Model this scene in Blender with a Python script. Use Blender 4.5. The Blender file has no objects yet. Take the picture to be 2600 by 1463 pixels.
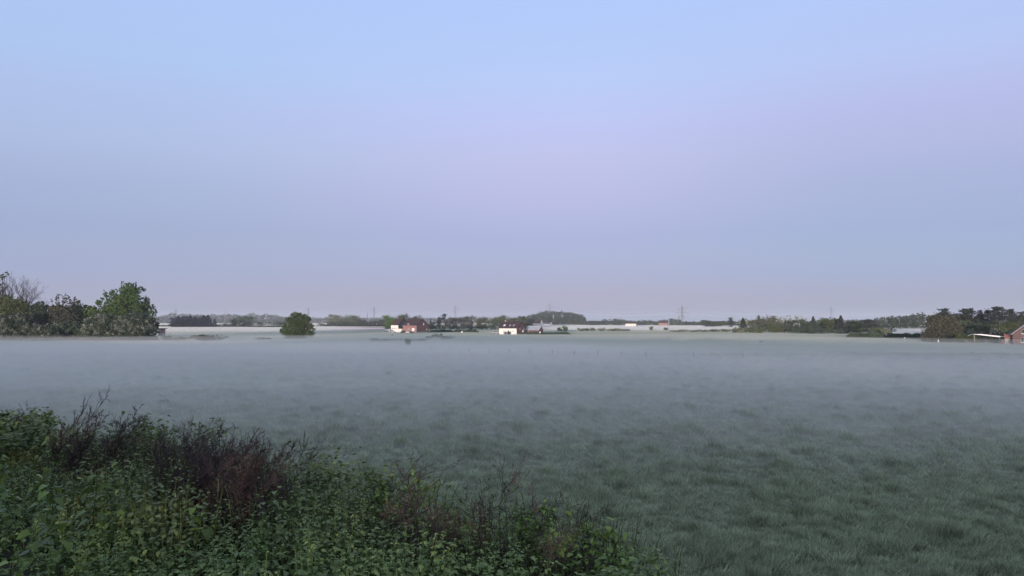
import bpy, math, random
import numpy as np
from mathutils import Vector, noise as mnoise

# ------------------------------------------------------------------ camera, light, exposure
sc = bpy.context.scene
F, HOR, EYE = 2040.0, 815.0, 7.0          # focal length and horizon row of the 2600 px wide photograph
cam_d = bpy.data.cameras.new('camera'); cam = bpy.data.objects.new('camera', cam_d)
sc.collection.objects.link(cam); sc.camera = cam
cam_d.sensor_width = 36.0; cam_d.lens = 36.0 * F / 2600.0
cam_d.clip_start = 0.1; cam_d.clip_end = 20000
cam.location = (0, 0, EYE)
cam.rotation_euler = (math.radians(90) + math.atan((HOR - 731.5) / F), 0, 0)

SUN_AZ, SUN_EL = math.radians(14), math.radians(1.9)      # light travels to the right of the view, sun low behind
def lin(r, g, b):
    f = lambda c: (c / 12.92) if c <= .04045 else ((c + .055) / 1.055) ** 2.4
    return (f(r / 255), f(g / 255), f(b / 255), 1.0)

w = bpy.data.worlds.new('World'); sc.world = w; w.use_nodes = True
nt = w.node_tree; nt.nodes.clear()
N = nt.nodes.new; L = nt.links.new
out = N('ShaderNodeOutputWorld'); add = N('ShaderNodeAddShader')
bgA = N('ShaderNodeBackground'); bgB = N('ShaderNodeBackground')
sky = N('ShaderNodeTexSky'); sky.sky_type = 'NISHITA'; sky.sun_disc = False
sky.sun_elevation = SUN_EL; sky.sun_rotation = math.pi + SUN_AZ
sky.air_density = 1.0; sky.dust_density = 1.0
L(sky.outputs[0], bgB.inputs['Color'])
tc = N('ShaderNodeTexCoord'); sep = N('ShaderNodeSeparateXYZ'); L(tc.outputs['Generated'], sep.inputs[0])
def ramp(stops):
    r = N('ShaderNodeValToRGB'); r.color_ramp.interpolation = 'B_SPLINE' if False else 'LINEAR'
    e = r.color_ramp.elements
    while len(e) > 1: e.remove(e[-1])
    e[0].position = stops[0][0]; e[0].color = stops[0][1]
    for p, c in stops[1:]:
        k = e.new(p); k.color = c
    L(sep.outputs['Z'], r.inputs[0]); return r
# measured sky rows: height above the horizon (sine), colours left / middle / right of the view
YS = [0, 200, 300, 400, 500, 600, 700, 780]
SIN = [math.sin(math.atan((HOR - y) / F)) for y in YS]
C_L = [(178, 203, 249), (179, 202, 242), (179, 199, 236), (178, 196, 230), (173, 189, 220), (172, 184, 212), (174, 180, 204), (172, 174, 194)]
C_C = [(179, 203, 250), (186, 203, 246), (189, 201, 243), (191, 196, 235), (187, 191, 229), (175, 185, 221), (175, 181, 208), (174, 175, 196)]
C_R = [(180, 202, 249), (184, 198, 241), (182, 192, 233), (178, 187, 226), (170, 183, 220), (166, 182, 215), (167, 180, 208), (170, 174, 194)]
NIS = [(0.0514, 0.0633, 0.0614), (0.0629, 0.0685, 0.0624), (0.0633, 0.0828, 0.0636), (0.0747, 0.0901, 0.0676), (0.0925, 0.1028, 0.066), (0.1168, 0.1105, 0.0509), (0.1305, 0.0907, 0.0171), (0.097, 0.0544, 0.0146)]
NS = 0.10; bgB.inputs['Strength'].default_value = NS
def stops(cols):
    r = []
    for sn, c, q in zip(SIN, cols, NIS):
        l = lin(*c); r.append((sn, tuple(max(.02, l[i] - q[i] * NS / .05) for i in range(3)) + (1,)))
    r = sorted(r); r = [(0.0, r[0][1])] + r
    return r + [(.6, (.42, .475, .66, 1)), (1.0, (.38, .435, .62, 1))]
def mixx(a, b, lo, hi):
    mr = N('ShaderNodeMapRange'); mr.interpolation_type = 'SMOOTHSTEP'
    mr.inputs['From Min'].default_value = lo; mr.inputs['From Max'].default_value = hi
    L(sep.outputs['X'], mr.inputs['Value'])
    mx = N('ShaderNodeMixRGB'); L(mr.outputs[0], mx.inputs[0]); L(a, mx.inputs[1]); L(b, mx.inputs[2]); return mx.outputs[0]
cc_ = mixx(mixx(ramp(stops(C_L)).outputs[0], ramp(stops(C_C)).outputs[0], -.44, .06), ramp(stops(C_R)).outputs[0], .06, .42)
L(cc_, bgA.inputs['Color']); bgA.inputs['Strength'].default_value = 1.0
L(bgA.outputs[0], add.inputs[0]); L(bgB.outputs[0], add.inputs[1]); L(add.outputs[0], out.inputs['Surface'])

sd = bpy.data.lights.new('sun', 'SUN'); sun = bpy.data.objects.new('sun', sd); sc.collection.objects.link(sun)
sd.energy = 5.0; sd.angle = math.radians(0.6); sd.color = (1.0, .82, .72)
ldir = Vector((math.sin(SUN_AZ) * math.cos(SUN_EL), math.cos(SUN_AZ) * math.cos(SUN_EL), -math.sin(SUN_EL)))
sun.rotation_euler = ldir.to_track_quat('-Z', 'Y').to_euler()

sc.view_settings.view_transform = 'Standard'; sc.view_settings.look = 'None'
sc.view_settings.exposure = 0.0; sc.view_settings.gamma = 1.0; sc.view_settings.use_curve_mapping = False
sc.render.engine = 'CYCLES'
sc.cycles.volume_bounces = 2; sc.cycles.max_bounces = 6; sc.cycles.diffuse_bounces = 2
sc.cycles.use_denoising = True; sc.cycles.use_adaptive_sampling = True; sc.cycles.adaptive_threshold = 0.02

# ------------------------------------------------------------------ helpers
rng = np.random.default_rng(7)
random.seed(7)
COL = sc.collection

def dist(py): return EYE * F / (py - HOR)
def gp(px, Y): return ((px - 1300.0) / F * Y, Y)          # lateral position of photo column px at distance Y
def zat(py, Y): return EYE - (py - HOR) / F * Y

NX, NY = 0.658, 0.753                                       # outward normal of the embankment edge
def at(px, s):                                              # point at photo column px, s metres out from the camera across the bank
    k = (px - 1300.0) / F
    Y = s / (NX * k + NY)
    return k * Y, Y
EDGE, FOOT, TOPZ = 4.9, 12.2, 4.45
def bank_z(x, y):
    s = NX * x + NY * y
    if s < EDGE: return TOPZ
    return max(0.0, TOPZ * (FOOT - s) / (FOOT - EDGE))

def link(o, parent=None):
    COL.objects.link(o)
    if parent is not None: o.parent = parent
    return o
def mesh_np(name, V, faces, mat=None, parent=None, tone=None, smooth=False, lnk=True):
    """faces: list of (M,k) int arrays"""
    V = np.asarray(V, dtype=np.float32)
    me = bpy.data.meshes.new(name)
    faces = [np.asarray(f, dtype=np.int32) for f in faces if len(f)]
    loops = np.concatenate([f.ravel() for f in faces])
    cnt = np.concatenate([np.full(len(f), f.shape[1], dtype=np.int32) for f in faces])
    start = np.concatenate([[0], np.cumsum(cnt)[:-1]]).astype(np.int32)
    me.vertices.add(len(V)); me.vertices.foreach_set('co', V.ravel())
    me.loops.add(len(loops)); me.loops.foreach_set('vertex_index', loops)
    me.polygons.add(len(cnt)); me.polygons.foreach_set('loop_start', start)
    if smooth: me.polygons.foreach_set('use_smooth', np.ones(len(cnt), dtype=bool))
    me.update(calc_edges=True)
    if tone is not None:
        a = me.attributes.new('tone', 'FLOAT', 'FACE'); a.data.foreach_set('value', np.asarray(tone, dtype=np.float32))
    if mat: me.materials.append(mat)
    if not lnk: return me
    return link(bpy.data.objects.new(name, me), parent)
def obj(name, me, parent=None, loc=(0, 0, 0), rz=0, scale=(1, 1, 1)):
    o = bpy.data.objects.new(name, me); o.location = loc; o.rotation_euler = (0, 0, rz); o.scale = scale
    return link(o, parent)
def tag(o, label=None, cat=None, group=None, kind=None):
    if label: o['label'] = label
    if cat: o['category'] = cat
    if group: o['group'] = group
    if kind: o['kind'] = kind
    return o
def empty(name, loc, rz=0, scale=(1, 1, 1)):
    o = bpy.data.objects.new(name, None); o.empty_display_size = .3
    o.location = loc; o.rotation_euler = (0, 0, rz); o.scale = scale
    return link(o)

class MB:                                                    # collects boxes, prisms and bars for one mesh
    def __init__(s): s.v = []; s.f = []
    def poly(s, pts, faces):
        b = len(s.v); s.v += [tuple(p) for p in pts]; s.f += [tuple(b + i for i in f) for f in faces]
    def box(s, x0, y0, z0, x1, y1, z1):
        s.poly([(x0, y0, z0), (x1, y0, z0), (x1, y1, z0), (x0, y1, z0), (x0, y0, z1), (x1, y0, z1), (x1, y1, z1), (x0, y1, z1)],
               [(0, 3, 2, 1), (4, 5, 6, 7), (0, 1, 5, 4), (1, 2, 6, 5), (2, 3, 7, 6), (3, 0, 4, 7)])
    def prism(s, prof, axis, a, b):                          # profile of 2D points extruded along 'x' or 'y'
        n = len(prof)
        if axis == 'x': P = [(a, p[0], p[1]) for p in prof] + [(b, p[0], p[1]) for p in prof]
        else: P = [(p[0], a, p[1]) for p in prof] + [(p[0], b, p[1]) for p in prof]
        s.poly(P, [tuple(range(n))[::-1], tuple(range(n, 2 * n))] + [(i, (i + 1) % n, n + (i + 1) % n, n + i) for i in range(n)])
    def bar(s, a, b, r, r2=None, n=4):
        a = Vector(a); b = Vector(b); d = (b - a).normalized(); r2 = r if r2 is None else r2
        u = d.cross(Vector((0, 0, 1)) if abs(d.z) < .9 else Vector((1, 0, 0))).normalized(); v = d.cross(u)
        P = []
        for c, rad in ((a, r), (b, r2)):
            for i in range(n):
                t = 2 * math.pi * (i + .5) / n; P.append(c + (u * math.cos(t) + v * math.sin(t)) * rad)
        s.poly(P, [tuple(range(n))[::-1], tuple(range(n, 2 * n))] + [(i, (i + 1) % n, n + (i + 1) % n, n + i) for i in range(n)])
    def build(s, name, mat, parent=None):
        me = bpy.data.meshes.new(name); me.from_pydata(s.v, [], s.f); me.update()
        if mat: me.materials.append(mat)
        return link(bpy.data.objects.new(name, me), parent)

# ---- materials
def pbr(name, c, rough=.8, spec=.25, noise_amt=0.0, noise_scale=1.0, c2=None, bump=0.0, bscale=5.0, metal=0.0):
    m = bpy.data.materials.new(name); m.use_nodes = True; t = m.node_tree; b = t.nodes['Principled BSDF']
    b.inputs['Roughness'].default_value = rough; b.inputs['Specular IOR Level'].default_value = spec
    b.inputs['Metallic'].default_value = metal
    c = tuple(c) + ((1,) if len(c) == 3 else ())
    b.inputs['Base Color'].default_value = c
    if noise_amt or c2:
        n = t.nodes.new('ShaderNodeTexNoise'); n.inputs['Scale'].default_value = noise_scale; n.inputs['Detail'].default_value = 5
        tcn = t.nodes.new('ShaderNodeTexCoord'); t.links.new(tcn.outputs['Object'], n.inputs['Vector'])
        r = t.nodes.new('ShaderNodeValToRGB'); r.color_ramp.elements[0].position = .35; r.color_ramp.elements[1].position = .65
        c2 = c2 or tuple(x * (1 - noise_amt) for x in c[:3])
        r.color_ramp.elements[0].color = tuple(c2[:3]) + (1,); r.color_ramp.elements[1].color = c
        t.links.new(n.outputs['Fac'], r.inputs[0]); t.links.new(r.outputs[0], b.inputs['Base Color'])
        if bump:
            bn = t.nodes.new('ShaderNodeTexNoise'); bn.inputs['Scale'].default_value = bscale; bn.inputs['Detail'].default_value = 6
            t.links.new(tcn.outputs['Object'], bn.inputs['Vector'])
            bu = t.nodes.new('ShaderNodeBump'); bu.inputs['Strength'].default_value = bump; bu.inputs['Distance'].default_value = .1
            t.links.new(bn.outputs['Fac'], bu.inputs['Height']); t.links.new(bu.outputs[0], b.inputs['Normal'])
    return m
def leafmat(name, dark, mid, light, trans=.25, rough=.6, spec=.2, objvar=.25):
    m = bpy.data.materials.new(name); m.use_nodes = True; t = m.node_tree; b = t.nodes['Principled BSDF']; o = t.nodes['Material Output']
    b.inputs['Roughness'].default_value = rough; b.inputs['Specular IOR Level'].default_value = spec
    a = t.nodes.new('ShaderNodeAttribute'); a.attribute_name = 'tone'
    r = t.nodes.new('ShaderNodeValToRGB'); e = r.color_ramp.elements
    e[0].color = dark + (1,); e[1].color = light + (1,); k = e.new(.5); k.color = mid + (1,)
    t.links.new(a.outputs['Fac'], r.inputs[0])
    oi = t.nodes.new('ShaderNodeObjectInfo'); mp = t.nodes.new('ShaderNodeMapRange')
    mp.inputs['To Min'].default_value = 1 - objvar; mp.inputs['To Max'].default_value = 1 + objvar
    t.links.new(oi.outputs['Random'], mp.inputs['Value'])
    hs = t.nodes.new('ShaderNodeHueSaturation'); t.links.new(mp.outputs[0], hs.inputs['Value']); t.links.new(r.outputs[0], hs.inputs['Color'])
    t.links.new(hs.outputs[0], b.inputs['Base Color'])
    if trans:
        tr = t.nodes.new('ShaderNodeBsdfTranslucent'); t.links.new(hs.outputs[0], tr.inputs['Color'])
        ms = t.nodes.new('ShaderNodeMixShader'); ms.inputs[0].default_value = trans
        t.links.new(b.outputs[0], ms.inputs[1]); t.links.new(tr.outputs[0], ms.inputs[2]); t.links.new(ms.outputs[0], o.inputs['Surface'])
    return m
def volmat(name, density, col):
    m = bpy.data.materials.new(name); m.use_nodes = True; t = m.node_tree; t.nodes.clear()
    o = t.nodes.new('ShaderNodeOutputMaterial'); v = t.nodes.new('ShaderNodeVolumePrincipled')
    v.inputs['Density'].default_value = density; v.inputs['Color'].default_value = col + (1,)
    v.inputs['Density Attribute'].default_value = ''; v.inputs['Color Attribute'].default_value = ''
    v.inputs['Temperature Attribute'].default_value = ''
    v.inputs['Anisotropy'].default_value = 0.0
    t.links.new(v.outputs[0], o.inputs['Volume']); return m

M = dict(
    olive=leafmat('olive_leaves', (.045, .062, .026), (.085, .11, .040), (.13, .165, .060), 0),
    woodland=leafmat('woodland_leaves', (.024, .040, .032), (.042, .064, .046), (.068, .094, .060), 0),
    midgreen=leafmat('mid_green_leaves', (.038, .060, .026), (.070, .105, .042), (.11, .155, .060), 0),
    dark=leafmat('dark_leaves', (.034, .052, .036), (.060, .086, .056), (.092, .124, .076), 0),
    needle=leafmat('needles', (.020, .028, .026), (.034, .045, .040), (.055, .068, .055), 0, objvar=.15),
    blueneedle=leafmat('blue_needles', (.016, .026, .040), (.028, .042, .062), (.045, .062, .085), 0, objvar=.15),
    brown=leafmat('young_brown_leaves', (.046, .049, .035), (.078, .082, .056), (.118, .120, .084), 0),
    pale=leafmat('pale_leaves', (.11, .12, .075), (.17, .19, .115), (.24, .25, .16), 0),
    fresh=leafmat('fresh_leaves', (.034, .066, .022), (.070, .125, .034), (.115, .185, .050), 0),
    blossom=leafmat('white_blossom', (.20, .22, .17), (.31, .33, .27), (.44, .46, .40), 0, objvar=.1),
    nettle=leafmat('nettle_leaves', (.078, .125, .040), (.145, .215, .066), (.24, .33, .105), .25, .5, .3),
    bramble=leafmat('thicket_leaves', (.078, .108, .038), (.135, .180, .058), (.215, .27, .092), .25, .5, .3),
    lime=leafmat('lime_leaves', (.075, .12, .025), (.14, .22, .040), (.22, .32, .065), .25, .5, .3),
    broad=leafmat('broad_leaves', (.070, .125, .028), (.125, .20, .042), (.19, .29, .062), .25, .45, .35),
    grass=leafmat('grass_blades', (.158, .195, .112), (.272, .322, .190), (.44, .50, .32), .2, .5, .35, .3),
    bark=pbr('bark', (.060, .048, .040), .9, .1, .5, 3.0),
    darktwig=pbr('dark_twigs', (.090, .066, .062), .85, .1, .4, 6.0),
    twigred=pbr('reddish_twigs', (.135, .100, .094), .85, .1, .5, 6.0),
    greytwig=pbr('grey_twigs', (.13, .11, .105), .85, .1, .4, 6.0),
    stem=pbr('green_stems', (.10, .16, .06), .7, .2, .4, 5.0),
    render=pbr('white_render', (.82, .79, .74), .8, .2, .06, .7),
    brick=pbr('red_brick', (.33, .19, .17), .85, .15, .25, 2.0),
    dbrick=pbr('brown_and_shaded_brick', (.15, .098, .098), .85, .15, .3, 2.0),  # brown brickwork, and the painted shade of the barn's gable end
    tile=pbr('dark_roof_tiles', (.075, .050, .048), .75, .2, .35, 1.5),
    mutedbrick=pbr('muted_brick', (.155, .11, .105), .85, .15, .25, 2.0),
    slate=pbr('slate', (.055, .062, .078), .6, .3, .3, 1.5),
    redtile=pbr('orange_roof_tiles', (.42, .17, .12), .75, .2, .3, 4.0),
    sheet=pbr('pale_metal_sheet', (.36, .39, .42), .5, .4, .15, 2.0),
    white=pbr('white_paint', (.80, .80, .78), .5, .4, .05, 3.0),
    glass=pbr('window_glass', (.02, .025, .03), .08, .6),
    steel=pbr('galvanised_steel', (.20, .20, .21), .6, .3, .2, .5),
    wood=pbr('weathered_wood', (.18, .165, .15), .85, .15, .4, 6.0),
    tyre=pbr('tyre_rubber', (.02, .02, .02), .8, .2),
    blackpaint=pbr('black_car_paint', (.02, .022, .028), .25, .5),
    silverpaint=pbr('silver_car_paint', (.42, .44, .46), .3, .5),
    soil=pbr('bank_soil', (.035, .040, .022), .95, .1, .5, 1.2),
    grey=pbr('grey_render', (.36, .35, .36), .8, .2, .2, 1.5),
)

# ------------------------------------------------------------------ setting: field, embankment
def ground_mat():
    m = bpy.data.materials.new('meadow_ground'); m.use_nodes = True; t = m.node_tree; b = t.nodes['Principled BSDF']
    b.inputs['Roughness'].default_value = .9; b.inputs['Specular IOR Level'].default_value = .1
    tcn = t.nodes.new('ShaderNodeTexCoord')
    def nz(scale, vec, det=5):
        mp = t.nodes.new('ShaderNodeMapping'); mp.inputs['Scale'].default_value = vec
        mp.inputs['Rotation'].default_value = (0, 0, .12)
        n = t.nodes.new('ShaderNodeTexNoise'); n.inputs['Scale'].default_value = scale; n.inputs['Detail'].default_value = det
        t.links.new(tcn.outputs['Object'], mp.inputs[0]); t.links.new(mp.outputs[0], n.inputs['Vector']); return n
    a = nz(.012, (1, 2.5, 1)); c = nz(.35, (1, 1, 1)); d = nz(6.0, (1, 1, 1))
    r = t.nodes.new('ShaderNodeValToRGB'); e = r.color_ramp.elements
    e[0].position = .35; e[0].color = (.15, .215, .085, 1); e[1].position = .65; e[1].color = (.235, .31, .13, 1)
    t.links.new(a.outputs['Fac'], r.inputs[0])
    r2 = t.nodes.new('ShaderNodeValToRGB'); e = r2.color_ramp.elements
    e[0].position = .3; e[0].color = (.55, .55, .6, 1); e[1].position = .7; e[1].color = (1.2, 1.2, 1.1, 1)
    t.links.new(c.outputs['Fac'], r2.inputs[0])
    mu = t.nodes.new('ShaderNodeMixRGB'); mu.blend_type = 'MULTIPLY'; mu.inputs[0].default_value = 1
    t.links.new(r.outputs[0], mu.inputs[1]); t.links.new(r2.outputs[0], mu.inputs[2])
    t.links.new(mu.outputs[0], b.inputs['Base Color'])
    bu = t.nodes.new('ShaderNodeBump'); bu.inputs['Strength'].default_value = .6; bu.inputs['Distance'].default_value = .15
    t.links.new(d.outputs['Fac'], bu.inputs['Height']); t.links.new(bu.outputs[0], b.inputs['Normal'])
    return m
mb = MB(); GR = 6500
mb.poly([(-GR, -GR, 0), (GR, -GR, 0), (GR, GR, 0), (-GR, GR, 0)], [(0, 1, 2, 3)])
fld = mb.build('meadow', ground_mat()); tag(fld, 'flat green meadow under low ground fog reaching to the horizon', kind='structure')
# ploughed strip beyond the near meadow
def strip(name, pts, z, mat, label):
    P = [gp(px, dist(py)) + (z,) for px, py in pts]
    b = MB(); b.poly(P, [tuple(range(len(P)))[::-1]]); return tag(b.build(name, mat), label, kind='structure')
strip('ploughed_field', [(840, 829.5), (1000, 830.5), (1010, 838), (850, 839.5)], .03, pbr('ploughed_earth', (.20, .135, .105), .9, .1, .3, .05),
      'reddish bare field left of the white farmhouse')
# embankment
prof = [(-34, -.4), (-30, 0), (-23, TOPZ), (EDGE - .3, TOPZ), (EDGE + .5, TOPZ - .25), (FOOT - .6, .28), (FOOT + 1.2, -.4)]
U = np.array([-.753, .658]); NN = np.array([NX, NY])
nu = 240; us = np.linspace(-260, 420, nu)
V = []; Fc = []
for i, u in enumerate(us):
    for s, z in prof:
        p = NN * s + U * u
        zz = z if z < .3 else z + .12 * mnoise.noise(Vector((p[0] * .4, p[1] * .4, 0)))
        V.append((p[0], p[1], zz))
n = len(prof)
for i in range(nu - 1):
    for j in range(n - 1):
        a = i * n + j; Fc.append((a, a + n, a + n + 1, a + 1))
    Fc.append((i * n, i * n + n - 1, (i + 1) * n + n - 1, (i + 1) * n))
emb = mesh_np('embankment', V, [np.array(Fc)], M['soil']); tag(emb, 'overgrown embankment the photograph is taken from', kind='structure')

# ------------------------------------------------------------------ leaf and branch geometry
def quads(C, size, rg, flat=0.0):
    """random leaf-sized quads round centres C (n,3)"""
    n = len(C)
    a = rg.normal(size=(n, 3)); a[:, 2] *= (1 - flat)
    a /= np.linalg.norm(a, axis=1)[:, None] + 1e-9
    b = rg.normal(size=(n, 3)); b[:, 2] *= (1 - flat); b -= a * np.sum(a * b, 1)[:, None]
    b /= np.linalg.norm(b, axis=1)[:, None] + 1e-9
    sz = (np.asarray(size) * rg.uniform(.6, 1.4, n))[:, None]
    a = a * sz * .62; b = b * sz * .42
    V = np.stack([C - a, C - b * .9 + a * .1, C + a, C + b], 1).reshape(-1, 3)
    Fq = np.arange(4 * n).reshape(n, 4)
    return V, Fq
def lobe_points(lobes, n, rg, clump=.22, per=14, shell=.45):
    """lobes (k,6): centre and radii; clumped points biased to each lobe's shell; returns points, tone"""
    lobes = np.asarray(lobes, float)
    wgt = (lobes[:, 3] * lobes[:, 5]) ** 1.0; wgt /= wgt.sum()
    nc = max(4, n // per)
    li = rg.choice(len(lobes), nc, p=wgt)
    d = rg.normal(size=(nc, 3)); d /= np.linalg.norm(d, axis=1)[:, None]
    r = rg.uniform(0, 1, nc) ** shell
    cc = lobes[li, :3] + d * r[:, None] * lobes[li, 3:6]
    ct = rg.uniform(0, 1, nc)
    k = rg.integers(0, nc, n)
    P = cc[k] + rg.normal(size=(n, 3)) * clump * lobes[li[k], 3:6] * .8
    tone = np.clip(.25 + .5 * ct[k] + rg.normal(size=n) * .18, 0, 1)
    return P, tone
def tubes(segs, n=3):
    """segs (k,8): p0 r0 p1 r1"""
    S = np.asarray(segs, float); a = S[:, :3]; ra = S[:, 3]; b = S[:, 4:7]; rb = S[:, 7]
    d = b - a; d /= np.linalg.norm(d, axis=1)[:, None] + 1e-9
    ref = np.where(np.abs(d[:, 2:3]) < .9, np.array([[0, 0, 1.]]), np.array([[1., 0, 0]]))
    u = np.cross(d, ref); u /= np.linalg.norm(u, axis=1)[:, None]; v = np.cross(d, u)
    rings = []
    for c, r in ((a, ra), (b, rb)):
        for i in range(n):
            t = 2 * math.pi * i / n
            rings.append(c + (u * math.cos(t) + v * math.sin(t)) * r[:, None])
    V = np.stack(rings, 1).reshape(-1, 3); k = len(S); base = (np.arange(k) * 2 * n)[:, None]
    fs = [base + np.array([[i, (i + 1) % n, n + (i + 1) % n, n + i]]) for i in range(n)]
    return V, np.concatenate(fs)
def grow(p, d, length, r, depth, rd, segs, kids=3, spread=.6, up=.15, wob=.18, nseg=5, shrink=.62, tipr=.35):
    p = Vector(p); d = Vector(d).normalized(); sl = length / nseg; rr = r
    for i in range(nseg):
        d = (d + Vector((rd.gauss(0, wob), rd.gauss(0, wob), rd.gauss(0, wob) + up * .3))).normalized()
        q = p + d * sl; r2 = rr * (1 - (1 - tipr) / nseg)
        segs.append((*p, rr, *q, r2)); p, rr = q, r2
        if depth > 0 and i >= 1:
            for _ in range(kids if i < nseg - 1 else kids + 1):
                if rd.random() < .75:
                    ax = Vector((rd.gauss(0, 1), rd.gauss(0, 1), rd.gauss(0, .5))).normalized()
                    nd = (d + ax * spread * rd.uniform(.6, 1.3)).normalized(); nd.z += up
                    grow(p, nd, length * shrink * rd.uniform(.6, 1.1), rr * .6, depth - 1, rd, segs, max(1, kids - 1), spread, up, wob, max(3, nseg - 1), shrink, tipr)

def hump(x, y, sc=.8, seed=0.0): return np.array([mnoise.noise(Vector((a * sc, b * sc, seed))) for a, b in zip(x, y)])
# ---- tree templates: height 1, crown half-width 1 (scaled per tree)
def norm_xy(P):
    hw = np.percentile(np.abs(P[:, :2]), 97); P[:, :2] /= hw
    P[:, 2] /= np.percentile(P[:, 2], 99.7); return P
def T_broad(seed, low=.02, n=4800, size=.036):
    rg = np.random.default_rng(seed); lob = [(0, 0, .55, .33, .33, .36), (0, 0, .24, .30, .30, .2)]
    for i in range(14):
        a = rg.uniform(0, 6.28); z = rg.uniform(low + .12, .84); rad = .30 * math.sqrt(max(.05, 1 - ((z - .52) / .5) ** 2)); r = rg.uniform(.10, .2)
        lob.append((rad * math.cos(a), rad * math.sin(a), z, r, r, r * .85))
    P, t = lobe_points(lob, n, rg, .17, 10); P[:, 2] = np.maximum(P[:, 2], low * .4)
    P = norm_xy(P); V, Fq = quads(P * [.42, .42, 1], size, rg); V[:, :2] /= .42; return V, Fq, t
def T_conifer(seed, n=2600, size=.036):
    rg = np.random.default_rng(seed)
    z = rg.uniform(0, 1, n) ** 1.25 * .96 + .03; nl = 15
    lvl = (z * nl) % 1.0; R = (1 - z) ** .8 * (1 - .35 * lvl) * (.85 + .3 * np.sin(np.arange(n)))
    a = rg.uniform(0, 6.28, n); rr = R * rg.uniform(.3, 1, n) ** .5 + .03
    P = np.stack([rr * np.cos(a), rr * np.sin(a), z - rr * .03], 1)
    V, Fq = quads(P * [.28, .28, 1], size, rg, .3); V[:, :2] /= .28
    return V, Fq, np.clip(rg.normal(.45, .22, n), 0, 1)
def T_pine(seed, n=2600, size=.034):
    rg = np.random.default_rng(seed); lob = []
    for i in range(13):
        z = rg.uniform(.45, .96); a = rg.uniform(0, 6.28); rad = (1.05 - z) * .48 * rg.uniform(.3, 1)
        r = rg.uniform(.07, .14); lob.append((rad * math.cos(a), rad * math.sin(a), z, r * 1.3, r * 1.3, r * .55))
    lob.append((0, 0, .93, .07, .07, .06)); lob.append((0, 0, .72, .15, .15, .2))
    P, t = lobe_points(lob, n, rg, .2, 14); P = norm_xy(P)
    V, Fq = quads(P * [.30, .30, 1], size, rg, .3); V[:, :2] /= .30; return V, Fq, t
def T_column(seed, n=1800, size=.036):
    rg = np.random.default_rng(seed); lob = [(0, 0, z, .12 * math.sin(math.pi * (z * .8 + .15)) + .03, .12, .13) for z in (.15, .3, .45, .6, .75, .88)]
    P, t = lobe_points(lob, n, rg, .3, 12); P = norm_xy(P)
    V, Fq = quads(P * [.18, .18, 1], size, rg); V[:, :2] /= .18; return V, Fq, t
def T_shrub(seed, n=3000, size=.06):
    rg = np.random.default_rng(seed); lob = [(0, 0, .4, .6, .45, .4)]
    for i in range(8):
        a = rg.uniform(0, 6.28); r = rg.uniform(.16, .3); lob.append((.62 * math.cos(a), .5 * math.sin(a), rg.uniform(.2, .7), r, r, r * .9))
    P, t = lobe_points(lob, n, rg, .25, 12); P[:, 2] = np.abs(P[:, 2]); P = norm_xy(P)
    V, Fq = quads(P, size, rg); return V, Fq, t
TPL = {}
def tpl(kind, var, mat):
    key = (kind, var, mat)
    if key not in TPL:
        fn = dict(broad=T_broad, conifer=T_conifer, pine=T_pine, column=T_column, shrub=T_shrub)[kind]
        V, Fq, t = fn(100 + var * 7 + len(kind))
        TPL[key] = mesh_np('crown', V, [Fq], M[mat], tone=t, lnk=False)
    return TPL[key]
def trunk_mesh(kind):
    key = ('trunk', kind)
    if key not in TPL:
        rd = random.Random(hash(kind) % 97 if False else len(kind)); segs = []
        top = .9 if kind in ('pine', 'conifer') else .55
        segs.append((0, 0, -.01, .022, 0.004, 0, top * .5, .016)); segs.append((0.004, 0, top * .5, .016, 0, 0.003, top, .006))
        for i in range(9):
            a = rd.uniform(0, 6.28); z = rd.uniform(.3, top); rl_ = rd.uniform(.12, .22)
            segs.append((0, 0, z, .007, rl_ * math.cos(a), rl_ * math.sin(a), z + (.12 if kind != 'conifer' else -.02), .002))
        V, Fq = tubes(segs, 5); TPL[key] = mesh_np('trunk', V, [Fq], M['bark'], lnk=False)
    return TPL[key]
NAMES = dict(broad='broadleaf_tree', conifer='conifer_tree', pine='pine_tree', column='columnar_tree', shrub='shrub')
def tree(kind, mat, px, top, base, wpx, label, group=None, var=None, dy=0.0, cat=None):
    Y = dist(base) + dy; x, y = gp(px, Y); h = zat(top, Y); wm = wpx / F * Y * .5
    var = random.randrange(4) if var is None else var
    o = empty(NAMES[kind], (x, y, 0), random.uniform(0, 6.28))
    tag(o, label, cat or ('bush' if kind == 'shrub' else 'tree'), group)
    obj('crown' if kind != 'shrub' else 'foliage', tpl(kind, var, mat), o, scale=(wm, wm, h))
    if kind != 'shrub': obj('trunk', trunk_mesh(kind), o, scale=(h, h, h))
    else: obj('stem', trunk_mesh('shrub'), o, scale=(h, h, h))
    return o

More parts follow.
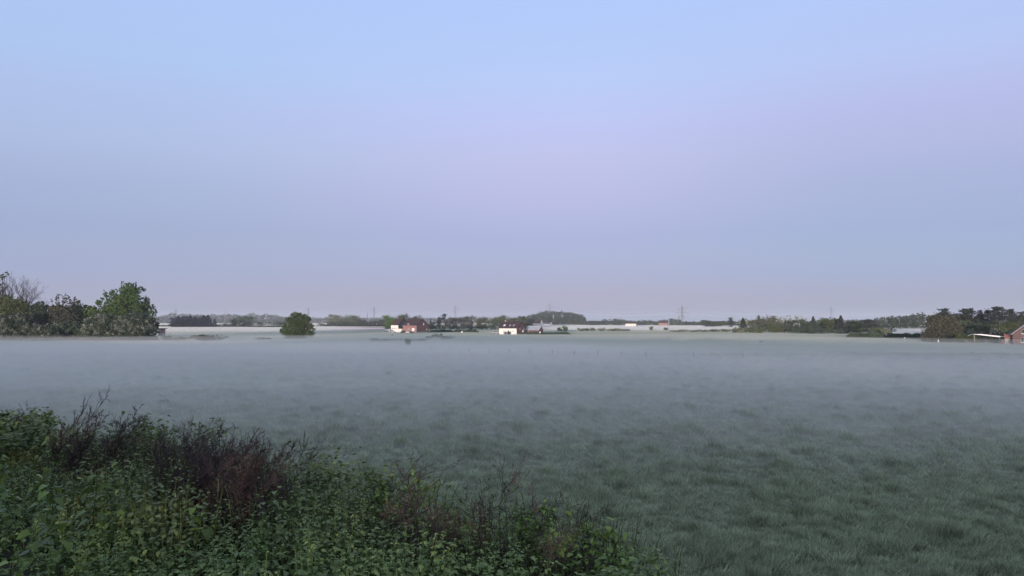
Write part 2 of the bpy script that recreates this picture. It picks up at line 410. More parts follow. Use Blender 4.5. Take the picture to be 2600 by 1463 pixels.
def lobed(name, label, cat, lobes_px, Y, mat, leaf, density=1.0, trunk_px=None, blossom=None, depth=.8, seed=1, shell=.45, group=None, clump=.22):
    """a near tree or bush from crown lobes (column, row, radius in photo pixels) standing at distance Y"""
    rg = np.random.default_rng(seed); rd = random.Random(seed); s = Y / F
    cx = np.mean([l[0] for l in lobes_px]) if trunk_px is None else trunk_px
    ox = (cx - 1300) * s; lob = []
    R = max(abs(l[0] - cx) for l in lobes_px) * s
    extra = []
    for l in lobes_px:
        for q in range(7):
            aa = rg.uniform(0, 6.28); rr = l[2] * rg.uniform(.16, .36); extra.append((l[0] + math.cos(aa) * l[2] * rg.uniform(.75, 1.1), l[1] - abs(math.sin(aa)) * l[2] * rg.uniform(.7, 1.05), rr))
    if name not in ('young_tree', 'bush'):
        br = HOR + EYE * F / Y; extra += [(q[0], br - q[2] * .35, q[2] * .8) for q in lobes_px if abs(q[1] - br) < 62]
    for l in [(q[0], q[1], q[2] * .88) for q in lobes_px] + extra:
        r = l[2] * s; lx = (l[0] - cx) * s; room = math.sqrt(max(.1, R * R - lx * lx)) * depth * .6
        for dyy in ((0,) if r > R * .6 else (rg.uniform(-room, 0), rg.uniform(0, room))):
            z = max(zat(l[1], Y), r * .3)
            lob.append((lx, dyy, z, r, r, r * (l[3] if len(l) > 3 else 1)))
    o = empty(name, (ox, Y, 0)); tag(o, label, cat, group)
    area = sum(l[3] * l[5] * math.pi for l in lob); n = int(area / (leaf * leaf * .26) * 1.5 * density)
    P, t = lobe_points(lob, n, rg, clump, 12, shell); P[:, 2] = np.maximum(P[:, 2], rg.uniform(0, .4, n))
    V, Fq = quads(P, leaf, rg); mesh_np('crown' if cat == 'tree' else 'foliage', V, [Fq], M[mat], o, t)
    if blossom:
        P2, t2 = lobe_points(lob[:2 * len(lobes_px)], int(n * blossom * 1.3), rg, .16, 40, .12); P2[:, 2] = np.maximum(P2[:, 2], .2)
        P2 += (P2 - np.array([0, 0, 2])) * .03
        V, Fq = quads(P2, leaf * .5, rg); mesh_np('blossom', V, [Fq], M['blossom'], o, t2)
    segs = []; top = max(l[2] for l in lob)
    for l in lob[:2 * len(lobes_px):max(1, len(lobes_px) // 5)]:
        m = (l[0] * .35, l[1] * .35, l[2] * .45)
        segs.append((0, 0, -.1, top * .012, *m, top * .006)); segs.append((*m, top * .006, l[0], l[1], l[2], top * .0015))
    V, Fq = tubes(segs, 5); mesh_np('trunk' if cat == 'tree' else 'stem', V, [Fq], M['bark'], o)
    return o
def bare_tree(label, px, top, base, Y, seed, mat='bark', spread=.55, name='bare_tree', depth=4):
    rd = random.Random(seed); x, y = gp(px, Y); h = zat(top, Y); segs = []
    grow((0, 0, 0), (rd.uniform(-.08, .08), 0, 1), h * .55, h * .016, depth, rd, segs, 3, spread * 1.25, .10, .11, 6, .60, .5)
    S = np.array(segs); k = h / max(S[:, 6].max(), .1); S[:, [0, 1, 2, 4, 5, 6]] *= k; S[:, 3] = np.maximum(S[:, 3], .028); S[:, 7] = np.maximum(S[:, 7], .022)
    V, Fq = tubes(S, 3); o = mesh_np(name, V, [Fq], M[mat]); o.location = (x, y, 0); o.rotation_euler = (0, 0, rd.uniform(0, 6))
    return tag(o, label, 'tree')

# ---- woods too far off to count
def wood(name, label, tops, base, mat, depth=40, spacing=7.0, leaf=1.3, per=150, seed=3, mats=None):
    rg = np.random.default_rng(seed); Y0 = dist(base); xs = [t[0] for t in tops]; ys = [t[1] for t in tops]
    C = []; T = []; SZ = []
    rows = max(2, int(depth / 14))
    for r in range(rows):
        Y = Y0 + r * depth / rows; x0 = (xs[0] - 1300) * Y / F; x1 = (xs[-1] - 1300) * Y / F
        n = max(2, int((x1 - x0) / spacing))
        for i in range(n):
            x = x0 + (x1 - x0) * (i + rg.uniform(.1, .9)) / n; yy = Y + rg.uniform(-5, 5); px = 1300 + x * F / yy
            h = zat(np.interp(px, xs, ys), yy) * rg.uniform(.88, 1.05); h = max(h, 3)
            cr = spacing * rg.uniform(.55, .85); tt = rg.uniform(.15, .85)
            lob = [(x, yy, h - cr * .8, cr, cr, cr * .8), (x + rg.uniform(-1, 1) * cr * .5, yy, h * .5, cr * .9, cr * .9, h * .32), (x, yy, h * .22, cr, cr, h * .22)]
            P, t = lobe_points(lob, per, rg, .11, 6, .35); C.append(P); T.append(np.clip(tt * .7 + t * .3, 0, 1))
    C = np.concatenate(C); C[:, 2] = np.maximum(C[:, 2], rg.uniform(0, 2, len(C))); T = np.concatenate(T)
    V, Fq = quads(C, leaf, rg)
    return tag(mesh_np(name, V, [Fq], M[mat], tone=T), label, kind='stuff')

# ------------------------------------------------------------------ distant woods
wood('far_wood', 'hazy far tree line on the left horizon behind the dark conifers',
     [(330, 798), (400, 803), (425, 799), (437, 792), (452, 800), (463, 795), (490, 799), (510, 796), (520, 803), (540, 796), (560, 800), (580, 797), (600, 796), (612, 804), (640, 793), (655, 800), (680, 797), (700, 799), (715, 803), (740, 806)], 820.5, 'woodland', 120, 8, 1.9, 90, 11)
wood('far_wood', 'low hazy forest ridge left of the brick barn', [(700, 805), (760, 805), (830, 806), (900, 805), (960, 806), (1020, 806)], 820.5, 'woodland', 90, 10, 2.0, 80, 12)
wood('far_wood', 'low hazy forest ridge between barn and white farmhouse', [(1020, 806), (1085, 806), (1130, 808), (1180, 803), (1250, 804), (1350, 808)], 820.5, 'woodland', 90, 10, 2.0, 80, 13)
wood('domed_wood', 'large dome shaped wood on the horizon right of the white farmhouse',
     [(1338, 805), (1345, 798), (1362, 795), (1372, 791), (1385, 788), (1400, 790), (1420, 790), (1440, 792), (1460, 795), (1475, 799), (1485, 806), (1487, 815)], 826, 'woodland', 90, 5.5, 1.05, 340, 14)
wood('far_wood', 'low far tree line between the domed wood and the tall pylon', [(1480, 812), (1515, 815), (1535, 810), (1570, 809), (1585, 811), (1600, 814), (1618, 814), (1632, 811), (1645, 813), (1655, 812), (1680, 816)], 826.5, 'woodland', 70, 6.5, 1.2, 130, 15)
wood('rounded_wood', 'small rounded wood just left of the tall lattice pylon', [(1684, 816), (1688, 809), (1700, 807), (1718, 808), (1727, 815)], 827, 'woodland', 50, 6, 1.1, 190, 16)
wood('far_wood', 'long hazy tree line right of the tall lattice pylon', [(1727, 815), (1745, 816), (1790, 815), (1830, 815), (1870, 815), (1960, 812)], 827, 'woodland', 70, 6.5, 1.2, 130, 17)
wood('pale_poplar_row', 'pale row of tall trees on the right horizon', [(1875, 810), (1890, 806), (1905, 805), (1925, 803), (1940, 806), (1970, 802), (1985, 800), (2010, 802), (2040, 801), (2049, 808)], 829, 'pale', 40, 8, 1.2, 120, 18)
wood('far_wood', 'green wood rising towards the right behind the clipped hedge',
     [(2040, 816), (2070, 812), (2090, 807), (2120, 807), (2145, 813), (2180, 812), (2210, 811), (2235, 806), (2250, 800), (2270, 800), (2300, 801), (2320, 796), (2340, 793), (2352, 797), (2370, 803), (2420, 805), (2480, 810), (2620, 805)], 836, 'dark', 70, 5.5, .8, 270, 19)

wood('scrub_belt', 'low dark scrub and trees filling the gap between the barn and the white farmhouse', [(1086, 826), (1110, 822), (1140, 824), (1170, 821), (1200, 825), (1240, 822), (1275, 820), (1340, 822)], 838, 'woodland', 30, 5, .7, 130, 23)
wood('scrub_belt', 'low dark scrub under the right hand tree group', [(1862, 832), (1880, 826), (1930, 824), (1980, 826), (2040, 824), (2090, 826), (2150, 824), (2200, 828), (2262, 836)], 845, 'woodland', 22, 4.5, .6, 130, 24)
wood('scrub_belt', 'low bluish scrub between the two round trees and the farm', [(812, 818), (860, 815), (900, 818), (940, 816), (975, 817), (1000, 816)], 829, 'woodland', 40, 6, .9, 120, 25)
wood('scrub_belt', 'dark undergrowth below the pines and around the canopy', [(2420, 842), (2450, 836), (2490, 840), (2530, 838), (2570, 836), (2640, 832)], 868, 'woodland', 14, 3, .42, 150, 26)
# ------------------------------------------------------------------ middle distance trees (column, top row, base row, width)
T = tree
for k, (x, t, wd) in enumerate([(443, 806, 17), (453, 802, 16), (463, 804, 15), (473, 803, 18), (484, 801, 16), (496, 804, 16), (507, 803, 15), (518, 800, 17), (528, 800, 18)]):
    lab = ['leftmost conifer of the dark conifer block', 'second conifer from the left end of the dark conifer block', 'third conifer from the left in the dark conifer block',
           'fourth conifer from the left in the dark conifer block', 'middle conifer of the dark conifer block', 'fourth conifer from the right in the dark conifer block',
           'third conifer from the right in the dark conifer block', 'second conifer from the right in the dark conifer block', 'tallest conifer at the right end of the dark block'][k]
    T('conifer' if k % 3 else 'column', 'blueneedle', x, t, 831, wd * (2.5 if k % 3 else 1.7), lab, 'conifers in the dark block', k % 4)
T('conifer', 'needle', 546, 808, 831, 18, 'short conifer standing apart right of the dark conifer block')
T('broad', 'fresh', 615, 802, 830, 52, 'rounded light green tree behind the low hedge on the left')
T('shrub', 'dark', 575, 820, 830, 46, 'low dark bush between the conifer block and the rounded green tree')
T('shrub', 'dark', 655, 816, 830, 50, 'dark bush right of the rounded light green tree')
T('shrub', 'dark', 700, 815, 830, 50, 'dark bush just left of the big lone bush')
T('broad', 'pale', 846, 799, 827, 36, 'pale round tree left of the chimney mast')
T('broad', 'olive', 884, 800, 827, 44, 'dark round topped tree just left of the chimney mast')
T('broad', 'dark', 910, 808, 829, 30, 'low tree below the chimney mast')
T('shrub', 'dark', 945, 812, 829, 60, 'wide low bush at the far edge of the red field')
T('broad', 'dark', 985, 808, 829, 36, 'small dark tree where the red field meets the farm')
T('shrub', 'dark', 870, 818, 829, 60, 'low bush under the two round trees on the left')
T('broad', 'fresh', 991, 800, 838, 34, 'bushy green tree beside the small white house')
T('broad', 'olive', 1012, 802, 838, 24, 'pale green tree rising behind the small white house')
T('broad', 'dark', 1030, 797, 837, 30, 'tall dark tree behind the small white house', var=1)
T('broad', 'brown', 1057, 801, 837, 26, 'dark brown tree top showing above the brick barn', var=2)
T('conifer', 'blueneedle', 1094, 810, 832, 14, 'small bluish conifer just right of the brick barn')
T('column', 'needle', 1115, 805, 835, 12, 'slim dark columnar tree right of the brick barn')
T('pine', 'needle', 1127, 797, 832, 16, 'tall thin pine next to the dark columnar tree')
T('broad', 'dark', 1096, 818, 834, 26, 'low bluish tree at the right end of the brick barn')
T('broad', 'brown', 1146, 806, 836, 36, 'brownish round tree in front of the pylon right of the barn')
T('broad', 'brown', 1186, 802, 836, 36, 'broad brownish tree midway between the barn and the white farmhouse')
T('broad', 'olive', 1222, 806, 836, 34, 'olive tree left of the white farmhouse')
T('broad', 'dark', 1252, 810, 836, 28, 'dark tree just left of the white farmhouse roof')
T('broad', 'olive', 1277, 801, 832, 48, 'tall olive tree directly behind the white farmhouse')
T('broad', 'olive', 1316, 803, 832, 46, 'wide olive tree behind the right end of the farmhouse roof')
T('broad', 'dark', 1340, 806, 831, 34, 'darker tree between the farmhouse and the domed wood')
T('conifer', 'needle', 1328, 822, 833, 14, 'little dark conifer at the corner of the farmhouse roof')
T('broad', 'fresh', 1434, 827, 843, 15, 'small round tree standing behind the low hedge')
T('broad', 'olive', 1421, 831, 841, 13, 'thin sapling left of the small round tree behind the hedge')
T('conifer', 'needle', 1365, 829, 846, 8, 'tiny dark conifer at the end of the brick shed')
T('broad', 'fresh', 1653, 829, 839, 10, 'left one of two tiny round trees in the far fog')
T('broad', 'fresh', 1691, 831.5, 839, 12, 'right one of two tiny round trees in the far fog')
T('conifer', 'needle', 1634, 816, 826, 10, 'dark pointed tree right of the pink house')
T('broad', 'dark', 1573, 813, 827, 22, 'dark tree directly left of the pink house')
T('broad', 'dark', 1797, 813, 831, 36, 'round dark tree in the fog right of the tall pylon', var=3)
T('broad', 'olive', 1825, 815, 830, 34, 'low round tree beside the dark one right of the tall pylon')
T('column', 'needle', 1855, 806, 831, 15, 'dark twin topped cypress on the far side of the fog')
T('conifer', 'needle', 1886, 807, 841, 34, 'dark spreading conifer at the left end of the right hand tree group')
T('broad', 'brown', 1912, 812, 841, 28, 'brown tree beside the dark spreading conifer')
T('column', 'needle', 1926, 801, 841, 10, 'very thin dark spire behind the brown trees')
T('broad', 'brown', 1950, 802, 842, 50, 'largest brownish tree of the right hand tree group', var=0)
T('broad', 'olive', 1968, 818, 845, 44, 'lower olive tree in front of the largest brownish tree')
T('broad', 'brown', 1990, 816, 845, 34, 'small brown tree right of the lower olive tree')
T('conifer', 'needle', 1993, 812, 838, 14, 'narrow conifer poking up below the pale tree row')
T('broad', 'dark', 2022, 812, 846, 50, 'wide dark tree under the pale tree row')
T('broad', 'dark', 2046, 818, 846, 34, 'dark low tree left of the tall square conifer')
T('conifer', 'needle', 2064, 803, 846, 30, 'tall dark conifer with a blunt top on the right')
T('broad', 'olive', 2085, 808, 844, 34, 'green tree right of the blunt topped conifer')
T('broad', 'olive', 2112, 808, 846, 40, 'green tree left of the pointed conifer')
T('conifer', 'needle', 2134, 801, 847, 36, 'dark pointed conifer right of the middle of the right group')
T('broad', 'dark', 2158, 815, 846, 36, 'dark tree right of the pointed conifer')
T('pine', 'needle', 2203, 810, 849, 42, 'spreading dark pine above the clipped hedge')
T('broad', 'olive', 2178, 818, 847, 34, 'rounded olive tree left of the spreading dark pine')
T('shrub', 'olive', 2235, 832, 849, 50, 'grey green bush above the clipped hedge')
T('hawthorn' if False else 'shrub', 'pale', 2250, 834, 850, 26, 'pale grey bush just left of the white fog patch')
T('shrub', 'pale', 1880, 832, 845, 40, 'grey green bush at the left foot of the right tree group')
T('shrub', 'olive', 1915, 833, 846, 44, 'olive bush below the brown tree beside the dark conifer')
T('shrub', 'dark', 2030, 830, 847, 60, 'dark bush along the field edge under the wide dark tree')
T('shrub', 'dark', 2085, 832, 848, 60, 'dark bush along the field edge between the two conifers')
T('shrub', 'dark', 2135, 834, 848, 50, 'dark bush at the foot of the pointed conifer')

for k, (x, t, wd) in enumerate([(1712, 838, 30), (1735, 836, 26), (1758, 838, 30), (1785, 837, 34), (1815, 835, 28), (1842, 835, 24)]):
    T('shrub', 'olive' if k not in (1,) else 'pale', x + 2, t, 843, wd, ['first bush from the left of the field hedge right of the tall pylon', 'pale flowering bush in the field hedge under the tall pylon', 'low bush right of the pale flowering one in the pylon hedge',
      'middle bush of the field hedge right of the tall pylon', 'round bush second from the right end of the pylon hedge', 'round bush at the right end of the pylon hedge'][k], 'hedge bushes right of the pylon')
for k, (x, t, wd) in enumerate([(1478, 833, 26), (1502, 832, 28), (1526, 832, 24), (1550, 834, 26), (1575, 833, 24), (1592, 835, 20)]):
    T('shrub', 'pale' if k in (2, 4) else 'olive', x, t, 841, wd, ['leftmost bush of the field hedge under the domed wood', 'second bush of the field hedge right of the domed wood', 'pale flowering bush in the middle of the hedge right of the domed wood',
      'dark bush between the two pale flowering hedge bushes', 'pale flowering bush at the right part of the hedge below the pink house', 'last low bush of the hedge below the pink house'][k], 'hedge bushes right of the domed wood')
T('shrub', 'dark', 1932, 864.5, 869, 9, 'small dark tuft alone in the pale field on the right')
T('shrub', 'fresh', 1108, 847, 858, 28, 'small leafy bush in the meadow below the brick barn')
T('shrub', 'olive', 1090, 853, 860, 22, 'low thin bush left of the small leafy bush in the meadow')
T('shrub', 'olive', 1138, 852, 861, 34, 'sparse bush right of the small leafy bush in the meadow')
T('shrub', 'pale', 975, 859, 867, 60, 'low brownish scrub in the fog below the small white house')  # pale leaf colour stands in for the fog over this scrub
T('shrub', 'pale', 1045, 860, 867, 70, 'long low scrub in the fog below the brick barn')  # fog paleness put into the leaf colour here as well
T('shrub', 'dark', 996, 849, 853, 7, 'tiny dark bush in the meadow below the parked cars')
T('broad', 'pale', 1035, 859, 880, 15, 'young tree half drowned in fog below the barn')  # pale crown colour imitates the fog in front of it
T('shrub', 'dark', 660, 856, 863, 26, 'tangled low bush left of the big lone bush')
T('shrub', 'dark', 682, 857, 863, 18, 'small bush nearest the big lone bush on its left')
T('shrub', 'brown', 545, 849, 866, 66, 'reddish brown heap of brush at the end of the bank')
T('shrub', 'olive', 515, 850, 865, 60, 'green scrub next to the reddish brush heap')
T('shrub', 'olive', 455, 853, 865, 70, 'low green scrub right of the brick shed')

# right hand wood near the brick house
lobed('broadleaf_tree', 'big brown budding tree left of the white canopy', 'tree',
      [(2388, 835, 34), (2365, 845, 22), (2410, 830, 26), (2355, 850, 15), (2425, 845, 20), (2395, 852, 26), (2375, 820, 18), (2425, 858, 14), (2350, 860, 9)], 268, 'brown', .36, 1.0, seed=31)
for k, (kind, x, t, b, wd, lab) in enumerate([
    ('pine', 2398, 784, 860, 44, 'leftmost tall dark pine, standing above the brown budding tree'),
    ('pine', 2422, 795, 860, 26, 'short pine just right of the leftmost tall pine'),
    ('pine', 2448, 784, 860, 40, 'left one of the two joined tall pines above the canopy'),
    ('pine', 2466, 783, 860, 30, 'right one of the two joined tall pines above the canopy'),
    ('pine', 2488, 788, 860, 28, 'narrow dark pine in the middle of the pine row'),
    ('pine', 2508, 785, 860, 28, 'dark pine immediately left of the tallest pine'),
    ('pine', 2533, 779, 862, 52, 'tallest pine with a layered crown and a pale bare trunk'),
    ('pine', 2568, 785, 860, 34, 'pine to the right of the tallest one'),
    ('pine', 2596, 792, 860, 34, 'pine at the right edge of the photograph')]):
    T(kind, 'needle', x, t, b, wd * 1.15, lab, 'pines behind the brick house', k % 4)
for k, (x, t, b, wd, m_, lab) in enumerate([
    (2440, 812, 862, 50, 'olive', 'green tree in front of the pines left of the canopy'),
    (2480, 818, 864, 46, 'dark', 'dark green tree right behind the canopy'),
    (2520, 822, 866, 60, 'olive', 'broad olive tree between the canopy and the brick house'),
    (2560, 818, 862, 46, 'olive', 'olive tree rising behind the brick house annex'),
    (2592, 806, 860, 46, 'brown', 'brown tree behind the brick house roof')]):
    T('broad', m_, x, t, b, wd, lab, var=k % 4)
for k, (x, t, b, wd, m_, lab) in enumerate([
    (2445, 845, 871, 50, 'olive', 'leafy bush left of the white canopy'),
    (2485, 852, 871, 50, 'dark', 'dark bush growing below the white canopy'),
    (2515, 855, 872, 34, 'brown', 'brownish bush under the low end of the canopy'),
    (2540, 856, 873, 22, 'dark', 'bush in the dark gap between canopy post and annex'),
    (2400, 858, 870, 40, 'dark', 'dark undergrowth at the foot of the brown budding tree'),
    (2362, 863, 869, 28, 'dark', 'low dark brush at the left foot of the brown budding tree')]):
    T('shrub', m_, x, t, b, wd, lab, var=k % 4)

# ------------------------------------------------------------------ left hand hedge and big tree
YL = 292
lobed('broadleaf_tree', 'tall leafy tree towering over the blossoming hedge on the left', 'tree',
      [(329, 733, 15), (343, 745, 15), (312, 747, 14), (294, 757, 13), (279, 747, 8), (264, 766, 9), (250, 770, 7), (330, 762, 24), (302, 778, 24), (357, 764, 13), (364, 782, 14), (340, 790, 26), (285, 795, 24),
       (384, 798, 10), (262, 795, 20), (315, 815, 28), (355, 812, 22), (386, 818, 11), (255, 815, 18), (331, 722, 6), (318, 730, 6), (393, 791, 5), (378, 780, 7), (274, 738, 4), (352, 735, 6)], YL + 8, 'fresh', .42, .85, trunk_px=330, seed=41, clump=.2)
lobed('hawthorn_bush', 'white blossoming hawthorn under the right side of the tall tree', 'bush', [(345, 815, 22), (320, 822, 20), (370, 820, 18), (335, 838, 20), (365, 840, 18), (392, 838, 10), (310, 842, 16)], YL - 8, 'dark', .36, .9, blossom=.28, seed=42)
lobed('hawthorn_bush', 'white blossoming hawthorn left below the tall tree', 'bush', [(255, 815, 18), (235, 822, 18), (272, 822, 20), (225, 838, 16), (260, 840, 20), (288, 842, 14), (280, 806, 10)], YL - 9, 'dark', .36, .9, blossom=.26, seed=43)
lobed('hawthorn_bush', 'big blossoming hawthorn at the left edge of the photograph', 'bush', [(10, 818, 20), (35, 822, 22), (62, 812, 18), (20, 840, 20), (55, 840, 22), (78, 835, 16), (0, 835, 18), (-25, 825, 24)], YL - 8, 'dark', .36, .9, blossom=.24, seed=44)
lobed('hawthorn_bush', 'low pale blossoming bush drooping into the fog on the left', 'bush', [(108, 842, 16), (128, 850, 14), (92, 846, 12), (145, 855, 10), (118, 858, 12)], YL - 14, 'dark', .36, .8, blossom=.3, seed=45)
lobed('hedge_tree', 'wide dark tree at the left edge below the bare trees', 'tree', [(15, 775, 24), (40, 778, 22), (-20, 780, 30), (65, 785, 20), (20, 800, 30), (60, 805, 26), (85, 800, 18)], YL + 4, 'olive', .45, 1, seed=46)
lobed('hedge_tree', 'dark rounded tree between the left edge and the brown tree', 'tree', [(100, 790, 20), (118, 796, 20), (85, 795, 18), (105, 815, 26), (130, 820, 20)], YL + 2, 'dark', .45, 1, seed=47)
lobed('hedge_tree', 'brown leafed tree in the middle of the left hedge', 'tree', [(150, 795, 20), (172, 790, 16), (135, 790, 13), (160, 812, 26), (185, 810, 16), (150, 775, 8)], YL, 'brown', .42, .9, seed=48)
lobed('young_tree', 'sparse grey leafed tree sticking up above the brown hedge tree', 'tree', [(152, 752, 6), (166, 756, 8), (148, 762, 8), (185, 760, 8), (130, 765, 5), (165, 768, 9), (192, 757, 4), (178, 770, 8)], YL + 3, 'brown', .36, .28, trunk_px=160, seed=49)
lobed('hedge_tree', 'pale round tree set back behind the brown hedge tree', 'tree', [(197, 780, 14), (212, 784, 10), (200, 795, 18)], YL + 45, 'olive', .5, 1, seed=50)
lobed('hedge_tree', 'dark green tree filling the gap left of the tall tree', 'tree', [(225, 792, 14), (240, 800, 16), (212, 805, 18), (200, 820, 24), (230, 822, 24), (236, 785, 8)], YL + 5, 'fresh', .45, 1, seed=51)
lobed('hedge_bush', 'dark bush low in the hedge between the two left hawthorns', 'bush', [(170, 835, 18), (195, 838, 18), (150, 838, 15), (180, 850, 16), (210, 848, 14), (135, 842, 10)], YL - 6, 'dark', .4, 1, seed=52)
lobed('hedge_bush', 'dark bush at the right end of the left hedge beside the shed', 'bush', [(392, 832, 10), (400, 826, 6), (385, 846, 12), (398, 846, 8)], YL - 4, 'dark', .38, 1, seed=53)
lobed('bush', 'big lone ragged bush standing in the meadow', 'bush',
      [(755, 812, 15), (740, 822, 15), (772, 818, 15), (728, 838, 13), (752, 838, 22), (782, 835, 13), (765, 850, 20), (735, 852, 14), (790, 828, 7), (792, 848, 8), (719, 846, 6), (749, 803, 6), (768, 804, 6), (735, 812, 7), (781, 812, 7), (724, 830, 6), (758, 798, 5), (744, 800, 4), (798, 838, 5), (716, 840, 5), (776, 803, 5)], 316, 'midgreen', .28, .75, seed=54, clump=.30)
bare_tree('tall bare tree, rightmost of those on the left edge', 60, 683, 0, YL + 22, 5)
bare_tree('bare tree left of the tallest bare one', 34, 687, 0, YL + 26, 9)
bare_tree('leaning bare tree at the very left edge', 8, 689, 0, YL + 24, 15)
bare_tree('small bare tree low beside the tall bare tree', 100, 745, 0, YL + 20, 21, 'greytwig', .8, depth=3)
lobed('young_tree', 'thin leafy tree mixed into the bare trees at the left edge', 'tree', [(4, 705, 9), (16, 698, 7), (0, 722, 9), (10, 735, 7)], YL + 30, 'olive', .36, .45, trunk_px=6, seed=55)

# ------------------------------------------------------------------ clipped hedges (leafy boxes)
def hedge(name, label, pts, h, thick, mat='dark', leaf=.3, seed=0, cat='hedge', dens=1.0):
    """pts: ground points (column, base row)"""
    rg = np.random.default_rng(60 + seed); P = []; pw = [np.array(gp(px, dist(py))) for px, py in pts]
    mbx = MB()
    for a, b in zip(pw[:-1], pw[1:]):
        ln = np.linalg.norm(b - a); n = int(ln * (2 * h + thick) / (leaf * leaf * .26) * 1.3 * dens); t = rg.uniform(0, 1, n)[:, None]
        d = (b - a) / ln; nn_ = np.array([-d[1], d[0]])
        off = rg.uniform(-.5, .5, n) * thick; hh_ = h * (.82 + .35 * hump(t[:, 0] * ln, t[:, 0] * 0, .35, float(seed))) * np.clip(np.minimum(t[:, 0], 1 - t[:, 0]) * ln / 1.5, .5, 1); z = rg.uniform(0, 1, n) ** .7 * hh_
        xy = a + (b - a) * t + nn_ * off[:, None]; P.append(np.column_stack([xy, z]))
    P = np.concatenate(P); V, Fq = quads(P, leaf, rg)
    return tag(mesh_np(name, V, [Fq], M[mat], tone=np.clip(rg.normal(.45, .2, len(P)), 0, 1)), label, cat)
hedge('clipped_hedge', 'low clipped hedge in front of the white farmhouse running right', [(1298, 849), (1372, 850), (1446, 849.5)], 1.35, 1.4, 'dark', .28, 1)
hedge('clipped_hedge', 'dark hedge running from the brick barn towards the farmhouse', [(1088, 844.5), (1150, 844), (1215, 844)], 1.8, 2.2, 'dark', .34, 2)
hedge('clipped_hedge', 'long dark clipped hedge along the field on the right', [(2150, 857), (2250, 858.5), (2345, 861)], 2.3, 2.0, 'dark', .32, 3)
hedge('field_hedge', 'far hedge line behind the dark conifers on the left', [(400, 829), (570, 830.5), (730, 831.5)], 1.8, 2.5, 'dark', .5, 4)
hedge('field_hedge', 'dark hedge along the far side of the red field', [(820, 827.5), (905, 828.5), (985, 829)], 2.2, 3.0, 'dark', .5, 5)

# ------------------------------------------------------------------ buildings
def local_frame(px, base, yaw, name, label, cat='house'):
    Y = dist(base); x, y = gp(px, Y); return tag(empty(name, (x, y, 0), yaw), label, cat)
def house(o, Lx, Wd, wh, rh, wallm, roofm, gable=None, hip=0.0, over=.35):
    """front wall along +x from the origin facing -y, gables at both ends"""
    b = MB(); b.box(0, 0, -.3, Lx, Wd, wh); b.build('wall', wallm, o)
    g = MB()
    for x0, x1 in ((0.02, .22), (Lx - .22, Lx - .02)):
        g = MB(); g.prism([(0.02, wh), (Wd - .02, wh), (Wd / 2, wh + rh - .12)], 'x', x0, x1)
        if hip == 0: g.build('gable', gable or wallm, o)
    r = MB(); e = over; t = .18; k = rh / (Wd / 2)
    z0 = wh - e * k + .05; hx = hip
    pts = [(-e, -e, z0), (Lx + e, -e, z0), (Lx + e - hx, Wd / 2, wh + rh + .05), (-e + hx, Wd / 2, wh + rh + .05), (-e, Wd + e, z0), (Lx + e, Wd + e, z0)]
    top = [(x, y, z + t) for x, y, z in pts]
    r.poly(pts + top, [(3, 2, 1, 0), (4, 5, 2, 3), (6, 7, 8, 9), (9, 8, 11, 10), (0, 1, 7, 6), (5, 4, 10, 11)] +
           ([(0, 6, 9, 3), (3, 9, 10, 4), (2, 8, 7, 1), (5, 11, 8, 2)] if hip == 0 else [(6, 9, 10), (7, 11, 8), (0, 6, 10, 4), (1, 5, 11, 7), (0, 3, 4), (1, 5, 2)]))
    return r.build('roof', roofm, o)
def window(o, x, z, w_, h_, y=0.0, face='front', fm=None, name='window', glass=True):
    b = MB(); f = .09; fm = fm or M['white']
    def bx(x0, z0, x1, z1, d0, d1):
        if face == 'front': b.box(x + x0, y - d1, z + z0, x + x1, y - d0, z + z1)
        else: b.box(y + d0, x + x0, z + z0, y + d1, x + x1, z + z1)
    bx(0, 0, w_, f, .0, .06); bx(0, h_ - f, w_, h_, 0, .06); bx(0, f, f, h_ - f, 0, .06); bx(w_ - f, f, w_, h_ - f, 0, .06); bx(w_ / 2 - f / 2, f, w_ / 2 + f / 2, h_ - f, 0, .05)
    wo = b.build(name, fm, o)
    p = MB(); b2 = b; b = p; bx(f, f, w_ / 2 - f / 2, h_ - f, .0, .02); bx(w_ / 2 + f / 2, f, w_ - f, h_ - f, 0, .02)
    p.build('pane', M['glass'], wo) if glass else p.build('panel', fm, wo)
    return wo
def block(o, name, mat, *a):
    b = MB(); b.box(*a); return b.build(name, mat, o)

YAW = math.radians(-32)
# small white house attached left of the barn
h1 = local_frame(993, 843.5, YAW, 'farmhouse', 'small white farmhouse with dark roof joined to the brick barn')
house(h1, 5.8, 9.8, 4.5, 3.6, M['render'], M['tile'], M['slate'])
for xx in (.9, 2.3, 3.8): window(h1, xx, 1.7, .75, 1.1)
b = MB(); b.box(2.6, 4.4, 7.6, 3.2, 5.0, 8.9); b.build('chimney', M['dbrick'], h1)
block(h1, 'slate_cladding', M['slate'], 5.81, .15, 2.6, 5.87, 9.4, 4.49)
b = MB(); b.box(5.88, .3, -.3, 8.2, 3.4, 2.1); b.build('annex_wall', M['render'], h1)
b = MB(); b.prism([(.0, 2.12), (3.45, 2.7), (3.45, 2.9), (0, 2.32)], 'x', 5.89, 8.3); b.build('annex_roof', M['slate'], h1)
